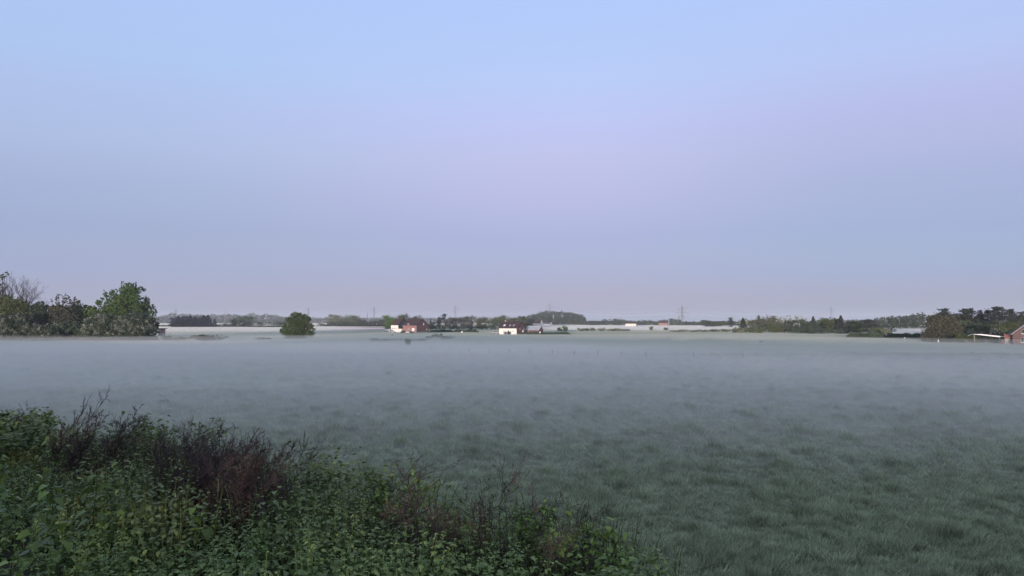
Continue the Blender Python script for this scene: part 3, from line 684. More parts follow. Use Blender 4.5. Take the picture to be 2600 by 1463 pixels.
# brick barn
h2 = local_frame(1023, 844, YAW, 'brick_barn', 'large red brick barn with half hipped dark roof and parked cars in front', 'barn')
house(h2, 10.6, 12.0, 4.3, 3.6, M['brick'], M['tile'], M['dbrick'])  # gables in the darker brick: shade put into their colour
block(h2, 'shaded_gable_wall', M['dbrick'], 10.665, .01, -.2, 10.70, 11.99, 4.29)  # dark skin over the red brick, painting shade onto the gable end
window(h2, 3.9, .8, 1.3, 1.4); window(h2, 3.9, 4.62, 1.5, .7, y=-.3)
window(h2, 7.2, .9, 1.9, 1.7, glass=False, name='white_shutter')
window(h2, 6.6, 4.4, .7, 1.2, y=10.62, face='side', glass=False, name='white_shutter'); window(h2, 9.6, 1.2, .8, 1.0, y=10.71, face='side')
block(h2, 'corner_trim', M['grey'], 10.42, -.06, -.1, 10.66, -.005, 4.2)
block(h2, 'gutter', M['grey'], -.3, -.5, 3.93, 10.9, -.38, 4.05)
# white farmhouse
h3 = local_frame(1266.5, 849, YAW, 'farmhouse', 'bright white farmhouse with dark roof, skylights and arched dark bushes in front')
house(h3, 11.2, 9.0, 3.3, 3.2, M['render'], M['tile'], M['dbrick'])
block(h3, 'brick_wall', M['dbrick'], 11.205, .01, -.2, 11.25, 8.99, 3.29)
for i, xx in enumerate((2.0, 5.6, 7.9)):
    b = MB(); k = 3.2 / 4.5; y0, y1 = 1.0, 2.1
    b.prism([(y0, 3.3 + y0 * k + .27), (y1, 3.3 + y1 * k + .27), (y1, 3.3 + y1 * k + .32), (y0, 3.3 + y0 * k + .32)], 'x', xx, xx + (1.1 if i == 0 else .75)); b.build('skylight', M['white'] if i == 0 else M['sheet'], h3)
window(h3, 2.6, 1.5, 1.1, .45); window(h3, 8.2, 1.5, 1.1, .45); block(h3, 'door', M['dbrick'], 5.5, -.06, -.1, 6.5, -.005, 2.0)
window(h3, 4.9, .9, 1.4, 1.3, y=11.26, face='side', glass=False, name='white_shutter'); window(h3, 2.4, 2.5, .6, .5, y=11.26, face='side'); window(h3, 6.4, 2.5, .6, .5, y=11.26, face='side')
b = MB(); b.box(1.2, 4.1, 6.1, 1.7, 4.6, 7.4); b.build('chimney', M['grey'], h3)
block(h3, 'quoin_strip', M['dbrick'], 10.9, -.05, -.1, 11.2, -.005, 3.1); block(h3, 'quoin_strip', M['dbrick'], -.02, -.05, -.1, .2, -.005, 3.1)
h4 = local_frame(1334, 848.5, YAW, 'brick_shed', 'low brick shed with pale sheet roof behind the clipped hedge', 'shed')
house(h4, 8.2, 4.6, 2.3, 1.9, M['dbrick'], M['sheet']); window(h4, 1.0, 1.1, .8, .6)
for x_, t_, wd, lab in ((1281.5, 841, 8, 'dark domed bush before the farmhouse wall, left one of two'), (1292.5, 841.5, 7.5, 'dark domed bush before the farmhouse wall, right one of two')):
    T('shrub', 'needle', x_, t_, 849.5, wd, lab)
# far gabled house behind shed, and far buildings
h5 = local_frame(1341, 829, YAW, 'far_house', 'far white gabled house in front of the domed wood')
house(h5, 17, 9, 4.2, 4.6, M['render'], M['tile'], M['render']); [window(h5, xx, 1.5, 1.4, 1.4) for xx in (2, 6, 11)]
h6 = local_frame(1376, 826.5, YAW, 'far_house', 'low far farm building with white gable at the foot of the domed wood')
house(h6, 14, 8, 2.6, 2.6, M['sheet'], M['slate'], M['render']); [window(h6, xx, .9, 1.3, 1.1) for xx in (2, 8)]
h7 = local_frame(1588, 829, math.radians(-18), 'far_house', 'small pink white house with red brown roof alone in the far fog')
house(h7, 13, 7, 3.6, 2.3, M['render'], M['tile'], M['render']); [window(h7, xx, 1.1, 1.2, 1.2) for xx in (2, 6, 10)]
h8 = local_frame(1503, 823, math.radians(-10), 'far_house', 'distant flat white barn between domed wood and pink house', 'barn')
house(h8, 17, 10, 4, 3, M['sheet'], M['dbrick'], M['render']); [window(h8, xx, 1.2, 3, 2) for xx in (2, 11)]
h9 = local_frame(1672, 827.5, math.radians(-10), 'far_house', 'reddish far house below the rounded wood')
house(h9, 13, 8, 4.2, 3.4, M['brick'], M['tile'], M['brick']); [window(h9, xx, 1.2, 1.3, 1.3) for xx in (2, 6, 10)]
# tiny brick shed at the end of left hedge
h10 = local_frame(403, 853.5, math.radians(-20), 'field_shed', 'small pinkish brick shed with flat dark roof at the end of the left hedge', 'shed')
b = MB(); b.box(0, 0, -.2, 2.1, 2.2, 3.3); b.build('wall', pbr('pink_brick', (.48, .33, .30), .85, .15, .15, 3.0), h10)
b = MB(); b.box(-.5, -.5, 3.3, 2.9, 2.6, 3.6); b.build('roof', M['tile'], h10); block(h10, 'post', M['dbrick'], 2.15, -.3, -.1, 2.4, -.1, 3.3)
block(h10, 'door', M['wood'], .5, -.04, -.1, 1.3, -.004, 1.9)
# brick house at right edge
h11 = local_frame(2569, 875.5, math.radians(-29), 'brick_house', 'red brick house with steep gable cut by the right edge of the photograph')
def gablehouse(o, Wd, D, eave, rh, wallm, roofm):
    b = MB(); b.prism([(0, -.2), (Wd, -.2), (Wd, eave), (Wd / 2, eave + rh), (0, eave)], 'y', 0, D); b.build('wall', wallm, o)
    k = rh / (Wd / 2)
    for sgn, nm in ((1, 'roof'), (-1, 'roof')):
        r = MB(); x0 = -.45 if sgn > 0 else Wd + .45; xm = Wd / 2
        z0 = eave - .45 * k + .03; zr = eave + rh + .03
        r.prism([(x0, z0), (xm, zr), (xm, zr + .2), (x0, z0 + .2)], 'y', -.35, D + .35); r.build(nm, roofm, o)
    v = MB(); x0 = -.46
    v.prism([(-.47, eave - .45 * k), (Wd / 2, eave + rh), (Wd / 2, eave + rh + .24), (-.47, eave - .45 * k + .24)], 'y', -.42, -.36)
    v.prism([(Wd + .47, eave - .45 * k), (Wd / 2, eave + rh), (Wd / 2, eave + rh + .24), (Wd + .47, eave - .45 * k + .24)], 'y', -.42, -.36); v.build('verge_board', M['grey'], o)
gablehouse(h11, 8.6, 9.5, 3.2, 3.6, M['mutedbrick'], M['tile'])
for z, x0 in ((.75, 2.05), (3.3, 2.3)):
    wv = window(h11, x0, z, 1.25, 1.5 if z < 1 else 1.2, fm=M['grey']); block(wv, 'sill', M['white'], x0 - .15, -.2, z - .14, x0 + 1.4, -.005, z - .01)
wv = window(h11, 5.3, .75, 1.25, 1.5, fm=M['grey']); block(wv, 'sill', M['white'], 5.15, -.2, .61, 6.7, -.005, .74)
h12 = local_frame(2547, 874.8, math.radians(-29), 'annex', 'low grey annex with orange tiled roof beside the brick house', 'annex')
b = MB(); b.box(.2, .4, -.2, 2.5, 4, 1.85); b.build('wall', M['grey'], h12)
b = MB(); b.prism([(-.1, 1.9), (2.6, 3.0), (2.6, 3.15), (-.1, 2.05)], 'x', .1, 2.45); b.build('roof', M['redtile'], h12)
b = MB(); b.box(.1, .25, 1.7, 2.45, .38, 1.88); b.build('gutter', M['wood'], h12)
b = MB(); b.bar((1.5, .38, .95), (1.5, .3, .95), .55, n=16); b.build('round_vent', M['wood'], h12)
block(h12, 'side_box', M['mutedbrick'], -.75, .6, -.1, .15, 2.2, 1.5)
# white slanted canopy on a post
cn = local_frame(2466, 873, math.radians(-30), 'canopy', 'white slanted canopy roof on a single post between bushes and annex', 'canopy')
s_ = dist(873) / F
b = MB(); b.prism([(.0, zat(849, dist(873))), (2.5, zat(848.2, dist(873))), (9.1, zat(854.6, dist(873))), (9.1, zat(855.0, dist(873))), (6.9, zat(855.6, dist(873))), (2.6, zat(851.2, dist(873)))], 'y', 0, 3.2); b.build('roof_sheet', M['white'], cn)
b = MB(); b.bar((7.3, .15, -.1), (7.3, .15, zat(855.5, dist(873))), .09); b.build('post', M['sheet'], cn)
b = MB(); b.bar((7.3, 3.0, -.1), (7.3, 3.0, zat(855.5, dist(873))), .09); b.bar((.6, 3.0, -.1), (.6, 3.0, zat(850, dist(873))), .09); b.build('rear_post', M['sheet'], cn)
b = MB(); b.bar((-1.1, .1, zat(853, dist(873))), (-.1, .1, zat(849, dist(873))), .07); b.build('brace', M['sheet'], cn)

# ------------------------------------------------------------------ marker posts and fence posts
def pole(name, label, px, top, base, r, mat, cat='post', head=None, group=None, lean=0):
    Y = dist(base); x, y = gp(px, Y); z = zat(top, Y); o = tag(empty(name, (x, y, 0)), label, cat, group)
    b = MB(); b.bar((0, 0, -.2), (lean, 0, z), r, r * .85, 6); b.build('shaft', mat, o)
    if head: b = MB(); b.box(lean - head, -head * .3, z - head * .6, lean + head, head * .3, z + head); b.build('head', M['white'], o)
    return o
pole('marker_post', 'thin white marker post with white head in the field on the right', 2295, 858.5, 871, .05, M['sheet'], head=.16)
pole('marker_post', 'thin white post with white sign at the end of the farmhouse hedge', 1371, 844, 855, .06, M['sheet'], head=.28)
pole('marker_post', 'short grey post at the foot of the brown budding tree', 2398, 864, 871, .07, M['grey'])
pole('marker_post', 'grey post between the brown budding tree and the canopy', 2423, 863, 871, .07, M['grey'])
pole('lamp_mast', 'thin pale mast left of the bright white farmhouse', 1260, 828, 846, .09, M['sheet'], 'mast')
sg = pole('sign_board', 'small dark and white board standing in the grass by the hedge', 1172, 841, 846.5, .05, M['wood'], 'sign')
block(sg, 'board', M['white'], -.1, -.05, .35, .55, .0, 1.2); block(sg, 'dark_panel', M['tyre'], -.65, -.05, .6, -.12, .0, 1.5)
wt = pole('white_sack', 'bright white sack hung on a low stake by the brown tree', 2380, 863, 870.5, .04, M['wood'], 'sack')
b = MB(); b.prism([(-.2, .25), (.12, .15), (.3, .3), (.16, .75), (.06, 1.0), (-.12, .9)], 'y', -.12, .12); b.build('sack', M['white'], wt)
for i, (px, top, base) in enumerate([(1018, 871, 882), (1097, 879, 893), (1143, 880, 894), (1192, 884, 899), (1242, 886, 901), (1293, 887, 903), (1346, 887, 904), (1402, 889, 906), (1458, 891, 908), (1517, 891, 908), (1577, 892, 909), (1640, 894, 911), (1760, 895, 913), (1884, 897, 915)]):
    pole('fence_post', ['leftmost fence post, beside the young tree in the fog', 'fence post in the fog under the right end of the barn', 'fence post in the fog between barn and the stakes', 'fence post in the fog below the left one of the three stakes', 'fence post in the fog below the right one of the three stakes', 'fence post in the fog under the white farmhouse wall', 'fence post in the fog under the brick shed', 'fence post in the fog under the right end of the farmhouse hedge', 'fence post in the fog under the middle of the domed wood', 'fence post in the fog straight below the stake with yellowish tape', 'fence post in the fog under the small dark tree left of the pink house', 'fence post in the fog under the left tiny round tree', 'fence post in the fog just right of the tall pylon', 'rightmost fence post in the fog of the meadow'][i], px, top, base, .055, M['wood'], group='fence posts in the foggy meadow', lean=random.uniform(-.1, .1))
for i, (px, top, base) in enumerate([(1184, 857, 862), (1214, 857, 863), (1242, 856, 863)]):
    pole('fence_post', ['small dark stake, left of three in the meadow below the farm hedge', 'small dark stake, middle of three in the meadow below the farm hedge', 'small dark stake, right of three in the meadow below the farm hedge'][i], px, top, base, .07, M['wood'], group='stakes below the farm hedge')
pole('fence_post', 'dark stake beside yellowish tape in the middle of the field', 1506, 859, 863.5, .09, M['wood'])

# ------------------------------------------------------------------ vehicles by the barn
def car(label, px, base, Lc, Hc, mat, yaw, cat='car', van=False):
    Y = dist(base); x, y = gp(px, Y); o = tag(empty('parked_' + ('van' if van else 'car'), (x, y, 0), yaw), label, cat)
    w_ = 1.8; z0 = .32; zb = Hc * (.62 if not van else .95)
    b = MB()
    if van: pr = [(-Lc / 2, z0), (Lc / 2, z0), (Lc / 2, Hc * .5), (Lc * .42, Hc * .55), (Lc * .3, Hc), (-Lc / 2, Hc)]
    else: pr = [(-Lc / 2, z0), (Lc / 2, z0), (Lc * .49, Hc * .5), (Lc * .26, Hc * .62), (-Lc * .42, Hc * .64), (-Lc * .5, Hc * .56)]
    b.prism(pr, 'y', -w_ / 2, w_ / 2); b.build('body', mat, o)
    if van: block(o, 'windscreen', M['glass'], Lc * .30, -w_ / 2 - .01, Hc * .58, Lc * .37, w_ / 2 + .01, Hc * .82)
    else:
        b = MB(); b.prism([(-Lc * .40, Hc * .63), (Lc * .24, Hc * .61), (Lc * .10, Hc * .95), (-Lc * .28, Hc * .95)], 'y', -w_ * .43, w_ * .43); b.build('window', M['glass'], o)
        b = MB(); b.prism([(-Lc * .29, Hc * .945), (Lc * .11, Hc * .945), (Lc * .08, Hc), (-Lc * .26, Hc)], 'y', -w_ * .44, w_ * .44); b.build('roof', mat, o)
    for sx in (-.31, .31):
        for sy in (-1, 1):
            b = MB(); b.bar((Lc * sx, sy * (w_ / 2 - .18), .33), (Lc * sx, sy * (w_ / 2 + .02), .33), .33, n=12); b.build('wheel', M['tyre'], o)
    return o
car('white van parked left of the small white farmhouse', 985, 842.5, 4.4, 1.75, M['white'], .25, 'van', True)
car('silver car parked in front of the white farmhouse wall', 997, 845, 4.2, 1.4, M['silverpaint'], .3)
car('black car parked at the left corner of the brick barn', 1027, 846.5, 4.3, 1.55, M['blackpaint'], -.2)
car('dark car parked before the brick barn, right of the black one', 1041, 846.8, 4.2, 1.45, M['blackpaint'], -.1)
car('silver car half hidden left of the bright white farmhouse', 1260, 847.5, 4.2, 1.35, M['silverpaint'], .2)

# ------------------------------------------------------------------ pylons and lines
def pylon(label, px, top, Y, arms, name='pylon', r=.11):
    x, y = gp(px, Y); H = zat(top, Y); o = tag(empty(name, (x, y, 0)), label, 'pylon')
    b = MB(); w0, w1 = H * .075, H * .012; lv = 9
    zz = [H * .93 * (1 - (1 - i / lv) ** 1.15) for i in range(lv + 1)]
    wz = lambda z: w0 + (w1 - w0) * min(1, z / (H * .93)) ** .75
    for i in range(lv):
        a, c = zz[i], zz[i + 1]; wa, wc = wz(a), wz(c)
        for sx, sy in ((-1, -1), (1, -1), (1, 1), (-1, 1)):
            b.bar((sx * wa, sy * wa, a), (sx * wc, sy * wc, c), r * 1.3, n=3)
        for sy in (-1, 1):
            b.bar((-wa, sy * wa, a), (wc, sy * wc, c), r * .7, n=3); b.bar((wa, sy * wa, a), (-wc, sy * wc, c), r * .7, n=3)
    b.bar((0, 0, H * .9), (0, 0, H), r * 1.2, n=3); b.build('tower', M['steel'], o)
    pts = []
    for za, ha in arms:
        z = H * za; hw = ha * H; c = MB()
        for sg_ in (-1, 1):
            c.bar((0, -wz(z), z), (sg_ * hw, 0, z + .1), r, n=3); c.bar((0, wz(z), z), (sg_ * hw, 0, z + .1), r, n=3)
            c.bar((0, 0, z + H * .03), (sg_ * hw, 0, z + .1), r, n=3)
        c.build('crossarm', M['steel'], o)
        c = MB()
        for sg_ in (-1, 1):
            c.bar((sg_ * hw, 0, z), (sg_ * hw, 0, z - 1.6), .1, n=4); pts.append((x + sg_ * hw, y, z - 1.6))
        c.build('insulators', M['steel'], o)
    pts.append((x, y, H)); return pts
A3 = [(.62, .13), (.75, .20), (.89, .13)]
pl = []
pl.append(pylon('faint far pylon at the left end above the conifer block', 447, 783, 1700, A3))
pl.append(pylon('far pylon right above the big lone bush', 783, 779, 1650, A3))
pl.append(pylon('far pylon right of the chimney mast', 950, 777, 1600, A3))
pl.append(pylon('far pylon above the brownish tree right of the barn', 1156, 774, 1550, A3))
pl.append(pylon('far pylon standing behind the domed wood', 1396, 769, 1500, A3))
pl.append(pylon('nearest tall lattice pylon with three crossarms in the foggy field', 1732, 773, 1190, [(.44, .13), (.61, .30), (.80, .24)], r=.14))
pl.append(pylon('faint broad pylon above the right hand tree group', 2110, 777, 1500, A3, r=.08))
pylon('faint far pylon beside the leftmost tall pine', 2371, 789, 1600, A3, r=.1)
pylon('faint far pylon top above the pine row', 2500, 779, 1500, A3, r=.08)
for i, (a, c) in enumerate(zip(pl[:-1], pl[1:])):
    b = MB(); b2 = []
    for k in range(7):
        p, q = Vector(a[k]), Vector(c[k]); prev = p; ns = 22; sag = (p - q).length * .022 + 2
        for j in range(1, ns + 1):
            t = j / ns; cur = p.lerp(q, t); cur.z -= 4 * sag * t * (1 - t); rw = .055 if i >= 4 else .03; b2.append((*prev, rw, *cur, rw)); prev = cur
    V, Fq = tubes(b2, 3); o = mesh_np('power_line', V, [Fq], M['steel'])
    tag(o, ['faint wires between the two leftmost pylons', 'faint wires between the pylon over the lone bush and the one by the mast', 'wires between the pylon by the mast and the one right of the barn',
            'wires between the pylon right of the barn and the one behind the domed wood', 'wires from the domed wood pylon down to the nearest tall pylon', 'wires running right from the nearest tall pylon'][i], 'power line', 'power lines between the pylons')
for px, top, Y, lab in ((572, 787, 1500, 'slim far mast above the left tree line'), (933, 790, 1500, 'dark slender chimney mast on the horizon left of a pylon'), (1723, 798, 1300, 'short dark mast directly left of the tall pylon')):
    x, y = gp(px, Y); H = zat(top, Y); o = tag(empty('mast', (x, y, 0)), lab, 'mast')
    b = MB(); b.bar((0, 0, 0), (0, 0, H * .8), .9, .6, 8); b.build('shaft', M['steel'], o); b = MB(); b.bar((0, 0, H * .8), (0, 0, H), .3, .15, 6); b.build('tip', M['steel'], o)

# ------------------------------------------------------------------ foreground: nettles, broad leaved plants, twigs, thicket
def leaf_tpl(wid=.3, droop=.25, fold=.08, xs=(.24, .58), ws=(1.0, .82)):
    """unit leaf along +x, folded along its midrib, drooping to the tip"""
    v = [(0, 0, 0)]
    for x, k in zip(xs, ws):
        d = -droop * x * x; v += [(x, wid * k, fold * k + d), (x, 0, d), (x, -wid * k, fold * k + d)]
    v.append((1, 0, -droop)); n = len(xs); f = [(0, 2, 1), (0, 3, 2)]
    for i in range(n - 1):
        a = 1 + 3 * i; f += [(a, a + 1, a + 4), (a, a + 4, a + 3), (a + 1, a + 2, a + 5), (a + 1, a + 5, a + 4)]
    a = 1 + 3 * (n - 1); t = len(v) - 1; f += [(a, a + 1, t), (a + 1, a + 2, t)]
    return np.array(v), np.array(f)
def place_leaves(tp, pos, yaw, pitch, roll, size):
    """instances a unit leaf to many transforms"""
    v, f = tp; n = len(pos)
    cy, sy = np.cos(yaw), np.sin(yaw); cp, sp = np.cos(pitch), np.sin(pitch); cr, sr = np.cos(roll), np.sin(roll)
    X = v[None, :, 0] * np.ones((n, 1)); Yv = v[None, :, 1] * cr[:, None] - v[None, :, 2] * sr[:, None]; Z = v[None, :, 1] * sr[:, None] + v[None, :, 2] * cr[:, None]
    X2 = X * cp[:, None] - Z * sp[:, None]; Z2 = X * sp[:, None] + Z * cp[:, None]
    X3 = X2 * cy[:, None] - Yv * sy[:, None]; Y3 = X2 * sy[:, None] + Yv * cy[:, None]
    V = np.stack([X3, Y3, Z2], 2) * size[:, None, None] + pos[:, None, :]
    Fo = f[None] + (np.arange(n) * len(v))[:, None, None]
    return V.reshape(-1, 3), Fo.reshape(-1, 3)
def plant_stand(name, label, PTS, H, mat, leafsize, levels, rg, tp, gap=.075, stemr=.004, lean=.12, kind='stuff', spread=.03):
    """upright stems with opposite leaf pairs; PTS (n,3) feet, H heights"""
    n = len(PTS); ph = rg.uniform(0, 6.28, n); lx = rg.normal(0, lean, n); ly = rg.normal(0, lean, n); pt = np.clip(.5 + .8 * hump(PTS[:, 0], PTS[:, 1], .9, 31.0) + .5 * hump(PTS[:, 0], PTS[:, 1], 2.6, 33.0) + rg.normal(0, .12, n), 0, 1)
    pos = []; yaw = []; size = []; tone = []; pit = []
    for lv in range(levels):
        z = H - lv * gap * rg.uniform(.8, 1.2, n)
        fr = np.clip(z / H, 0, 1); base = PTS + np.stack([lx * fr * H, ly * fr * H, np.maximum(z, .02)], 1)
        sz = leafsize * np.interp(lv, [0, 1, 2, 4, levels], [.35, .7, 1.0, 1.15, .9])
        for q in range(2 if lv else 4):
            pos.append(base + rg.normal(0, spread * min(1, .3 + lv * .35), (n, 3)) * [1, 1, .5]); yaw.append(ph + lv * math.pi / 2 + q * (math.pi if lv else math.pi / 2) + rg.normal(0, .25, n))
            size.append(sz * rg.uniform(.75, 1.25, n)); pit.append(rg.normal(.45 if lv == 0 else .05 - .06 * lv, .22, n))
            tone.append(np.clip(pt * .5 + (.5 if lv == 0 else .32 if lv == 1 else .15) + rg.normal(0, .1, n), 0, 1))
    pos = np.concatenate(pos); yaw = np.concatenate(yaw); size = np.concatenate(size); pit = np.concatenate(pit); tone = np.concatenate(tone)
    V, Fo = place_leaves(tp, pos, yaw, pit, rg.normal(0, .25, len(pos)), size)
    top = PTS + np.stack([lx * H, ly * H, H], 1)
    Vs, Fs = tubes(np.column_stack([PTS, np.full(n, stemr), top, np.full(n, stemr * .6)]), 3)
    Fs = Fs + len(V); V = np.concatenate([V, Vs]); tn = np.concatenate([np.repeat(tone, len(tp[1])), np.full(len(Fs), .22)])
    return tag(mesh_np(name, V, [Fo, Fs], M[mat], tone=tn), label, kind=kind)
def bank_points(n, s0, s1, px0, px1, rg):
    s = rg.uniform(s0, s1, n); px = rg.uniform(px0, px1, n); k = (px - 1300) / F; Y = s / (NX * k + NY)
    # density even over ground: accept by Y
    keep = rg.uniform(0, 1, n) < (Y / Y.max()) ** 2 + .0
    x = (k * Y)[keep]; y = Y[keep]; ss = s[keep]
    return np.stack([x, y], 1), ss, px[keep]
rg = np.random.default_rng(77)
def rect_points(n, s0, s1, u0, u1, rg):
    s = rg.uniform(s0, s1, n); u = rg.uniform(u0, u1, n); return s, u, NN[None] * s[:, None] + U[None] * u[:, None]
LF = leaf_tpl(.30, .32, .08, (.18, .45, .75), (.85, 1.0, .5))
# nettles on the flat top
s, u, P = rect_points(5600, 1.2, 4.9, -1.6, 13.5, rg)
px = 1300 + F * P[:, 0] / np.maximum(P[:, 1], .1)
NL = np.interp(px, [100, 300, 500, 900, 1300, 1600], [1.9, 2.6, 3.4, 4.2, 4.8, 4.9]) + .25 * hump(P[:, 0], P[:, 1], 1.1, 11.0)
NL2 = np.where(px < 420, np.maximum(NL, np.interp(px, [0, 420], [3.9, 3.2])), NL)
vis = (P[:, 1] > 3.6) & (px > -150) & (px < 2000) & (s < NL2)
low = (s > NL)[vis]; P = P[vis]; s = s[vis]; px = px[vis]; hm = hump(P[:, 0], P[:, 1], .9)
H = .84 + .16 * hm + rg.normal(0, .055, len(P)) - .35 * np.clip((s - 4.3) / .8, 0, 1) - .22 * np.clip((330 - px) / 250, 0, 1) - .25 * low
dens = rg.uniform(0, 1, len(P)) < np.where(hm < -.28, .35, 1.0) * np.where(px < 250, .6, 1)
P, H = P[dens], np.maximum(H[dens], .3)
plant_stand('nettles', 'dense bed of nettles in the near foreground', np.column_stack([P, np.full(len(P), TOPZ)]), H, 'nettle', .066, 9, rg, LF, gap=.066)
# thicket of mixed small leaved plants over the edge and slope
s, u, P = rect_points(11000, 1.8, 8.6, -2.5, 22, rg)
px = 1300 + F * P[:, 0] / np.maximum(P[:, 1], .1)
NL = np.interp(px, [100, 300, 500, 900, 1300, 1600], [1.9, 2.6, 3.4, 4.2, 4.8, 4.9])
NL = np.where(px < 420, np.maximum(NL, np.interp(px, [0, 420], [3.9, 3.2])), NL)
vis = (P[:, 1] > 4.2) & (px > -160) & (px < 1850) & (s > NL)
P = P[vis]; s = s[vis]; px = px[vis]; zb = np.array([bank_z(a, b) for a, b in P]); hm = hump(P[:, 0], P[:, 1], .55, 4.0)
top_py = np.interp(px, [-100, 0, 130, 300, 420, 560, 700, 760, 860, 1000, 1150, 1300, 1450, 1560, 1700, 1850], [1050, 1058, 1082, 1082, 1085, 1120, 1160, 1148, 1185, 1200, 1245, 1275, 1300, 1350, 1450, 1520])
ztop = EYE - (top_py + 30 + (75 + 60 * np.exp(-((px - 530) / 130) ** 2) * (s < 5.3)) * np.clip((5.6 - s) / 1.2, 0, 1) - HOR) / F * P[:, 1]
H = np.clip(ztop - zb + .22 * hm + rg.normal(0, .09, len(P)), .3, 2.6) * np.where(s > 6.8, .72, 1)
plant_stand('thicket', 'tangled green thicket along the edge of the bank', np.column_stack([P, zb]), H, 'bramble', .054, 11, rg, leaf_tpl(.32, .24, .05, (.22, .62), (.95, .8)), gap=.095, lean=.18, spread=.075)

def leafy_bush(label, px, py, s, rad, mat, leaf=.06, seed=0, hscale=1.0, group=None, n=2600):
    rgb = np.random.default_rng(seed); x, y = at(px, s); zb = bank_z(x, y); zt = EYE - (py - HOR) / F * y; h = max(zt - zb, .5)
    o = empty('leafy_bush', (x, y, zb)); tag(o, label, 'bush', group)
    lob = [(0, 0, h * .55, rad * .8, rad * .8, h * .42)]
    for i in range(9):
        a = rgb.uniform(0, 6.28); r = rgb.uniform(.2, .42) * rad; lob.append((rad * .65 * math.cos(a), rad * .65 * math.sin(a), h * rgb.uniform(.35, .95) - r * .5, r, r, r * .8))
    Pp, t = lobe_points(lob, n, rgb, .22, 10, .4); Pp[:, 2] = np.clip(Pp[:, 2], .05, None)
    k = (h) / np.percentile(Pp[:, 2], 99.5); Pp[:, 2] *= k
    V, Fo = place_leaves(leaf_tpl(.30, .2, .06), Pp, rgb.uniform(0, 6.28, n), rgb.normal(-.1, .35, n), rgb.normal(0, .35, n), leaf * rgb.uniform(.6, 1.35, n))
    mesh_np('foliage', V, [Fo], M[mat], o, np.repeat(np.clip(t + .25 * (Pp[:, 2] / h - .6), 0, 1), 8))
    segs = []; rd = random.Random(seed)
    for i in range(12):
        grow((rd.uniform(-.1, .1), rd.uniform(-.1, .1), -.05), (rd.uniform(-.5, .5), rd.uniform(-.5, .5), 1), h * .5, .008, 1, rd, segs, 1, .5, .10, .12, 4)
    V, Fq = tubes(segs, 3); mesh_np('stems', V, [Fq], M['bark'], o); return o
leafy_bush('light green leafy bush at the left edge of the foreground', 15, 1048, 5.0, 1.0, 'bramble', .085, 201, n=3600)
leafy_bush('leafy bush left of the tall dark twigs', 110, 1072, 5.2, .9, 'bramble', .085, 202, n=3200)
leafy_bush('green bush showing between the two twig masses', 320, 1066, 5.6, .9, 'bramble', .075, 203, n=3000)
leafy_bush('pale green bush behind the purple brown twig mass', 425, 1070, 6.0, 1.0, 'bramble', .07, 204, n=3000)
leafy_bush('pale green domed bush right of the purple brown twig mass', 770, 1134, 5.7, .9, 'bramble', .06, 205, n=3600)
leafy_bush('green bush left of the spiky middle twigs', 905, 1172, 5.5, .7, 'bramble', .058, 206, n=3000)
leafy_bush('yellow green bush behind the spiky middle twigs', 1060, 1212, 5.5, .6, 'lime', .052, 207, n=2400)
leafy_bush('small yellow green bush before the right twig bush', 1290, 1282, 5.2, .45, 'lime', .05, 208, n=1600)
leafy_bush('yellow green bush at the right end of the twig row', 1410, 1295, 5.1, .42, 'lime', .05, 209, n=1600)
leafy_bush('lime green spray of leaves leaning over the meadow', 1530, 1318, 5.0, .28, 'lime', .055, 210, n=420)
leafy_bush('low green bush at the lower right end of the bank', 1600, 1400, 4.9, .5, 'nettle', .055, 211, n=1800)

def twig_shrub(label, px, py, s, stems, mat, seed, hw=90, tip=None, depth=3, fan=.45):
    """hw: half width of the shrub in photo columns; tip: column of its highest twig"""
    rd = random.Random(seed); x, y = at(px, s); zb = bank_z(x, y); zt = EYE - (py - HOR) / F * y; h = max(zt - zb, .5); segs = []
    for i in range(stems):
        a = rd.uniform(0, 6.28); q = rd.uniform(0, .2)
        grow((q * math.cos(a), q * math.sin(a), -.05), (fan * math.cos(a), fan * math.sin(a), 1), h * rd.uniform(.45, 1.0), .0009 * y * rd.uniform(.7, 1.2), depth, rd, segs, 3, 1.15, .04, .15, 7, .40, .4)
    S = np.array(segs); k = h / S[:, 6].max(); S[:, [2, 6]] *= k
    wx = np.percentile(np.abs(S[:, 4]), 96); kx = 1.75 * hw / F * y / wx; S[:, [0, 4]] *= kx; S[:, [1, 5]] *= min(kx, 1)
    if tip is not None:
        j = S[:, 6].argmax(); want = (tip - px) / F * y; sh = (want - S[j, 4]) / h
        S[:, 0] += sh * S[:, 2]; S[:, 4] += sh * S[:, 6]
    fine = .00028 * y; S[:, 3] = np.maximum(S[:, 3], fine); S[:, 7] = np.maximum(S[:, 7], fine * .7)
    V, Fq = tubes(S, 3); o = mesh_np('twig_shrub', V, [Fq], M[mat]); o.location = (x, y, zb); return tag(o, label, 'shrub')
twig_shrub('thin dark twigs at the left edge of the foreground', 30, 1024, 5.1, 7, 'darktwig', 301, 45, 30)
twig_shrub('tallest dark twig shrub leaning right with a long bent tip', 205, 980, 4.6, 6, 'darktwig', 302, 50, 258, 3, .2)
twig_shrub('short dark twigs left of the tallest twig shrub', 150, 1045, 4.7, 3, 'darktwig', 303, 35, 158)
twig_shrub('dark twig shrub just right of the tallest one', 290, 1058, 4.8, 8, 'darktwig', 304, 70, 330)
twig_shrub('dense purple brown twig mass, its left half', 465, 1055, 4.5, 34, 'twigred', 305, 62, 470)
twig_shrub('dense purple brown twig mass, its right half', 560, 1062, 4.4, 34, 'twigred', 306, 68, 560)
twig_shrub('dark twigs fanning out at the right side of the purple brown mass', 615, 1080, 4.4, 10, 'darktwig', 307, 55, 640)
twig_shrub('sparse upright twigs above the green bushes in the middle', 950, 1160, 4.9, 6, 'darktwig', 308, 75, 1020)
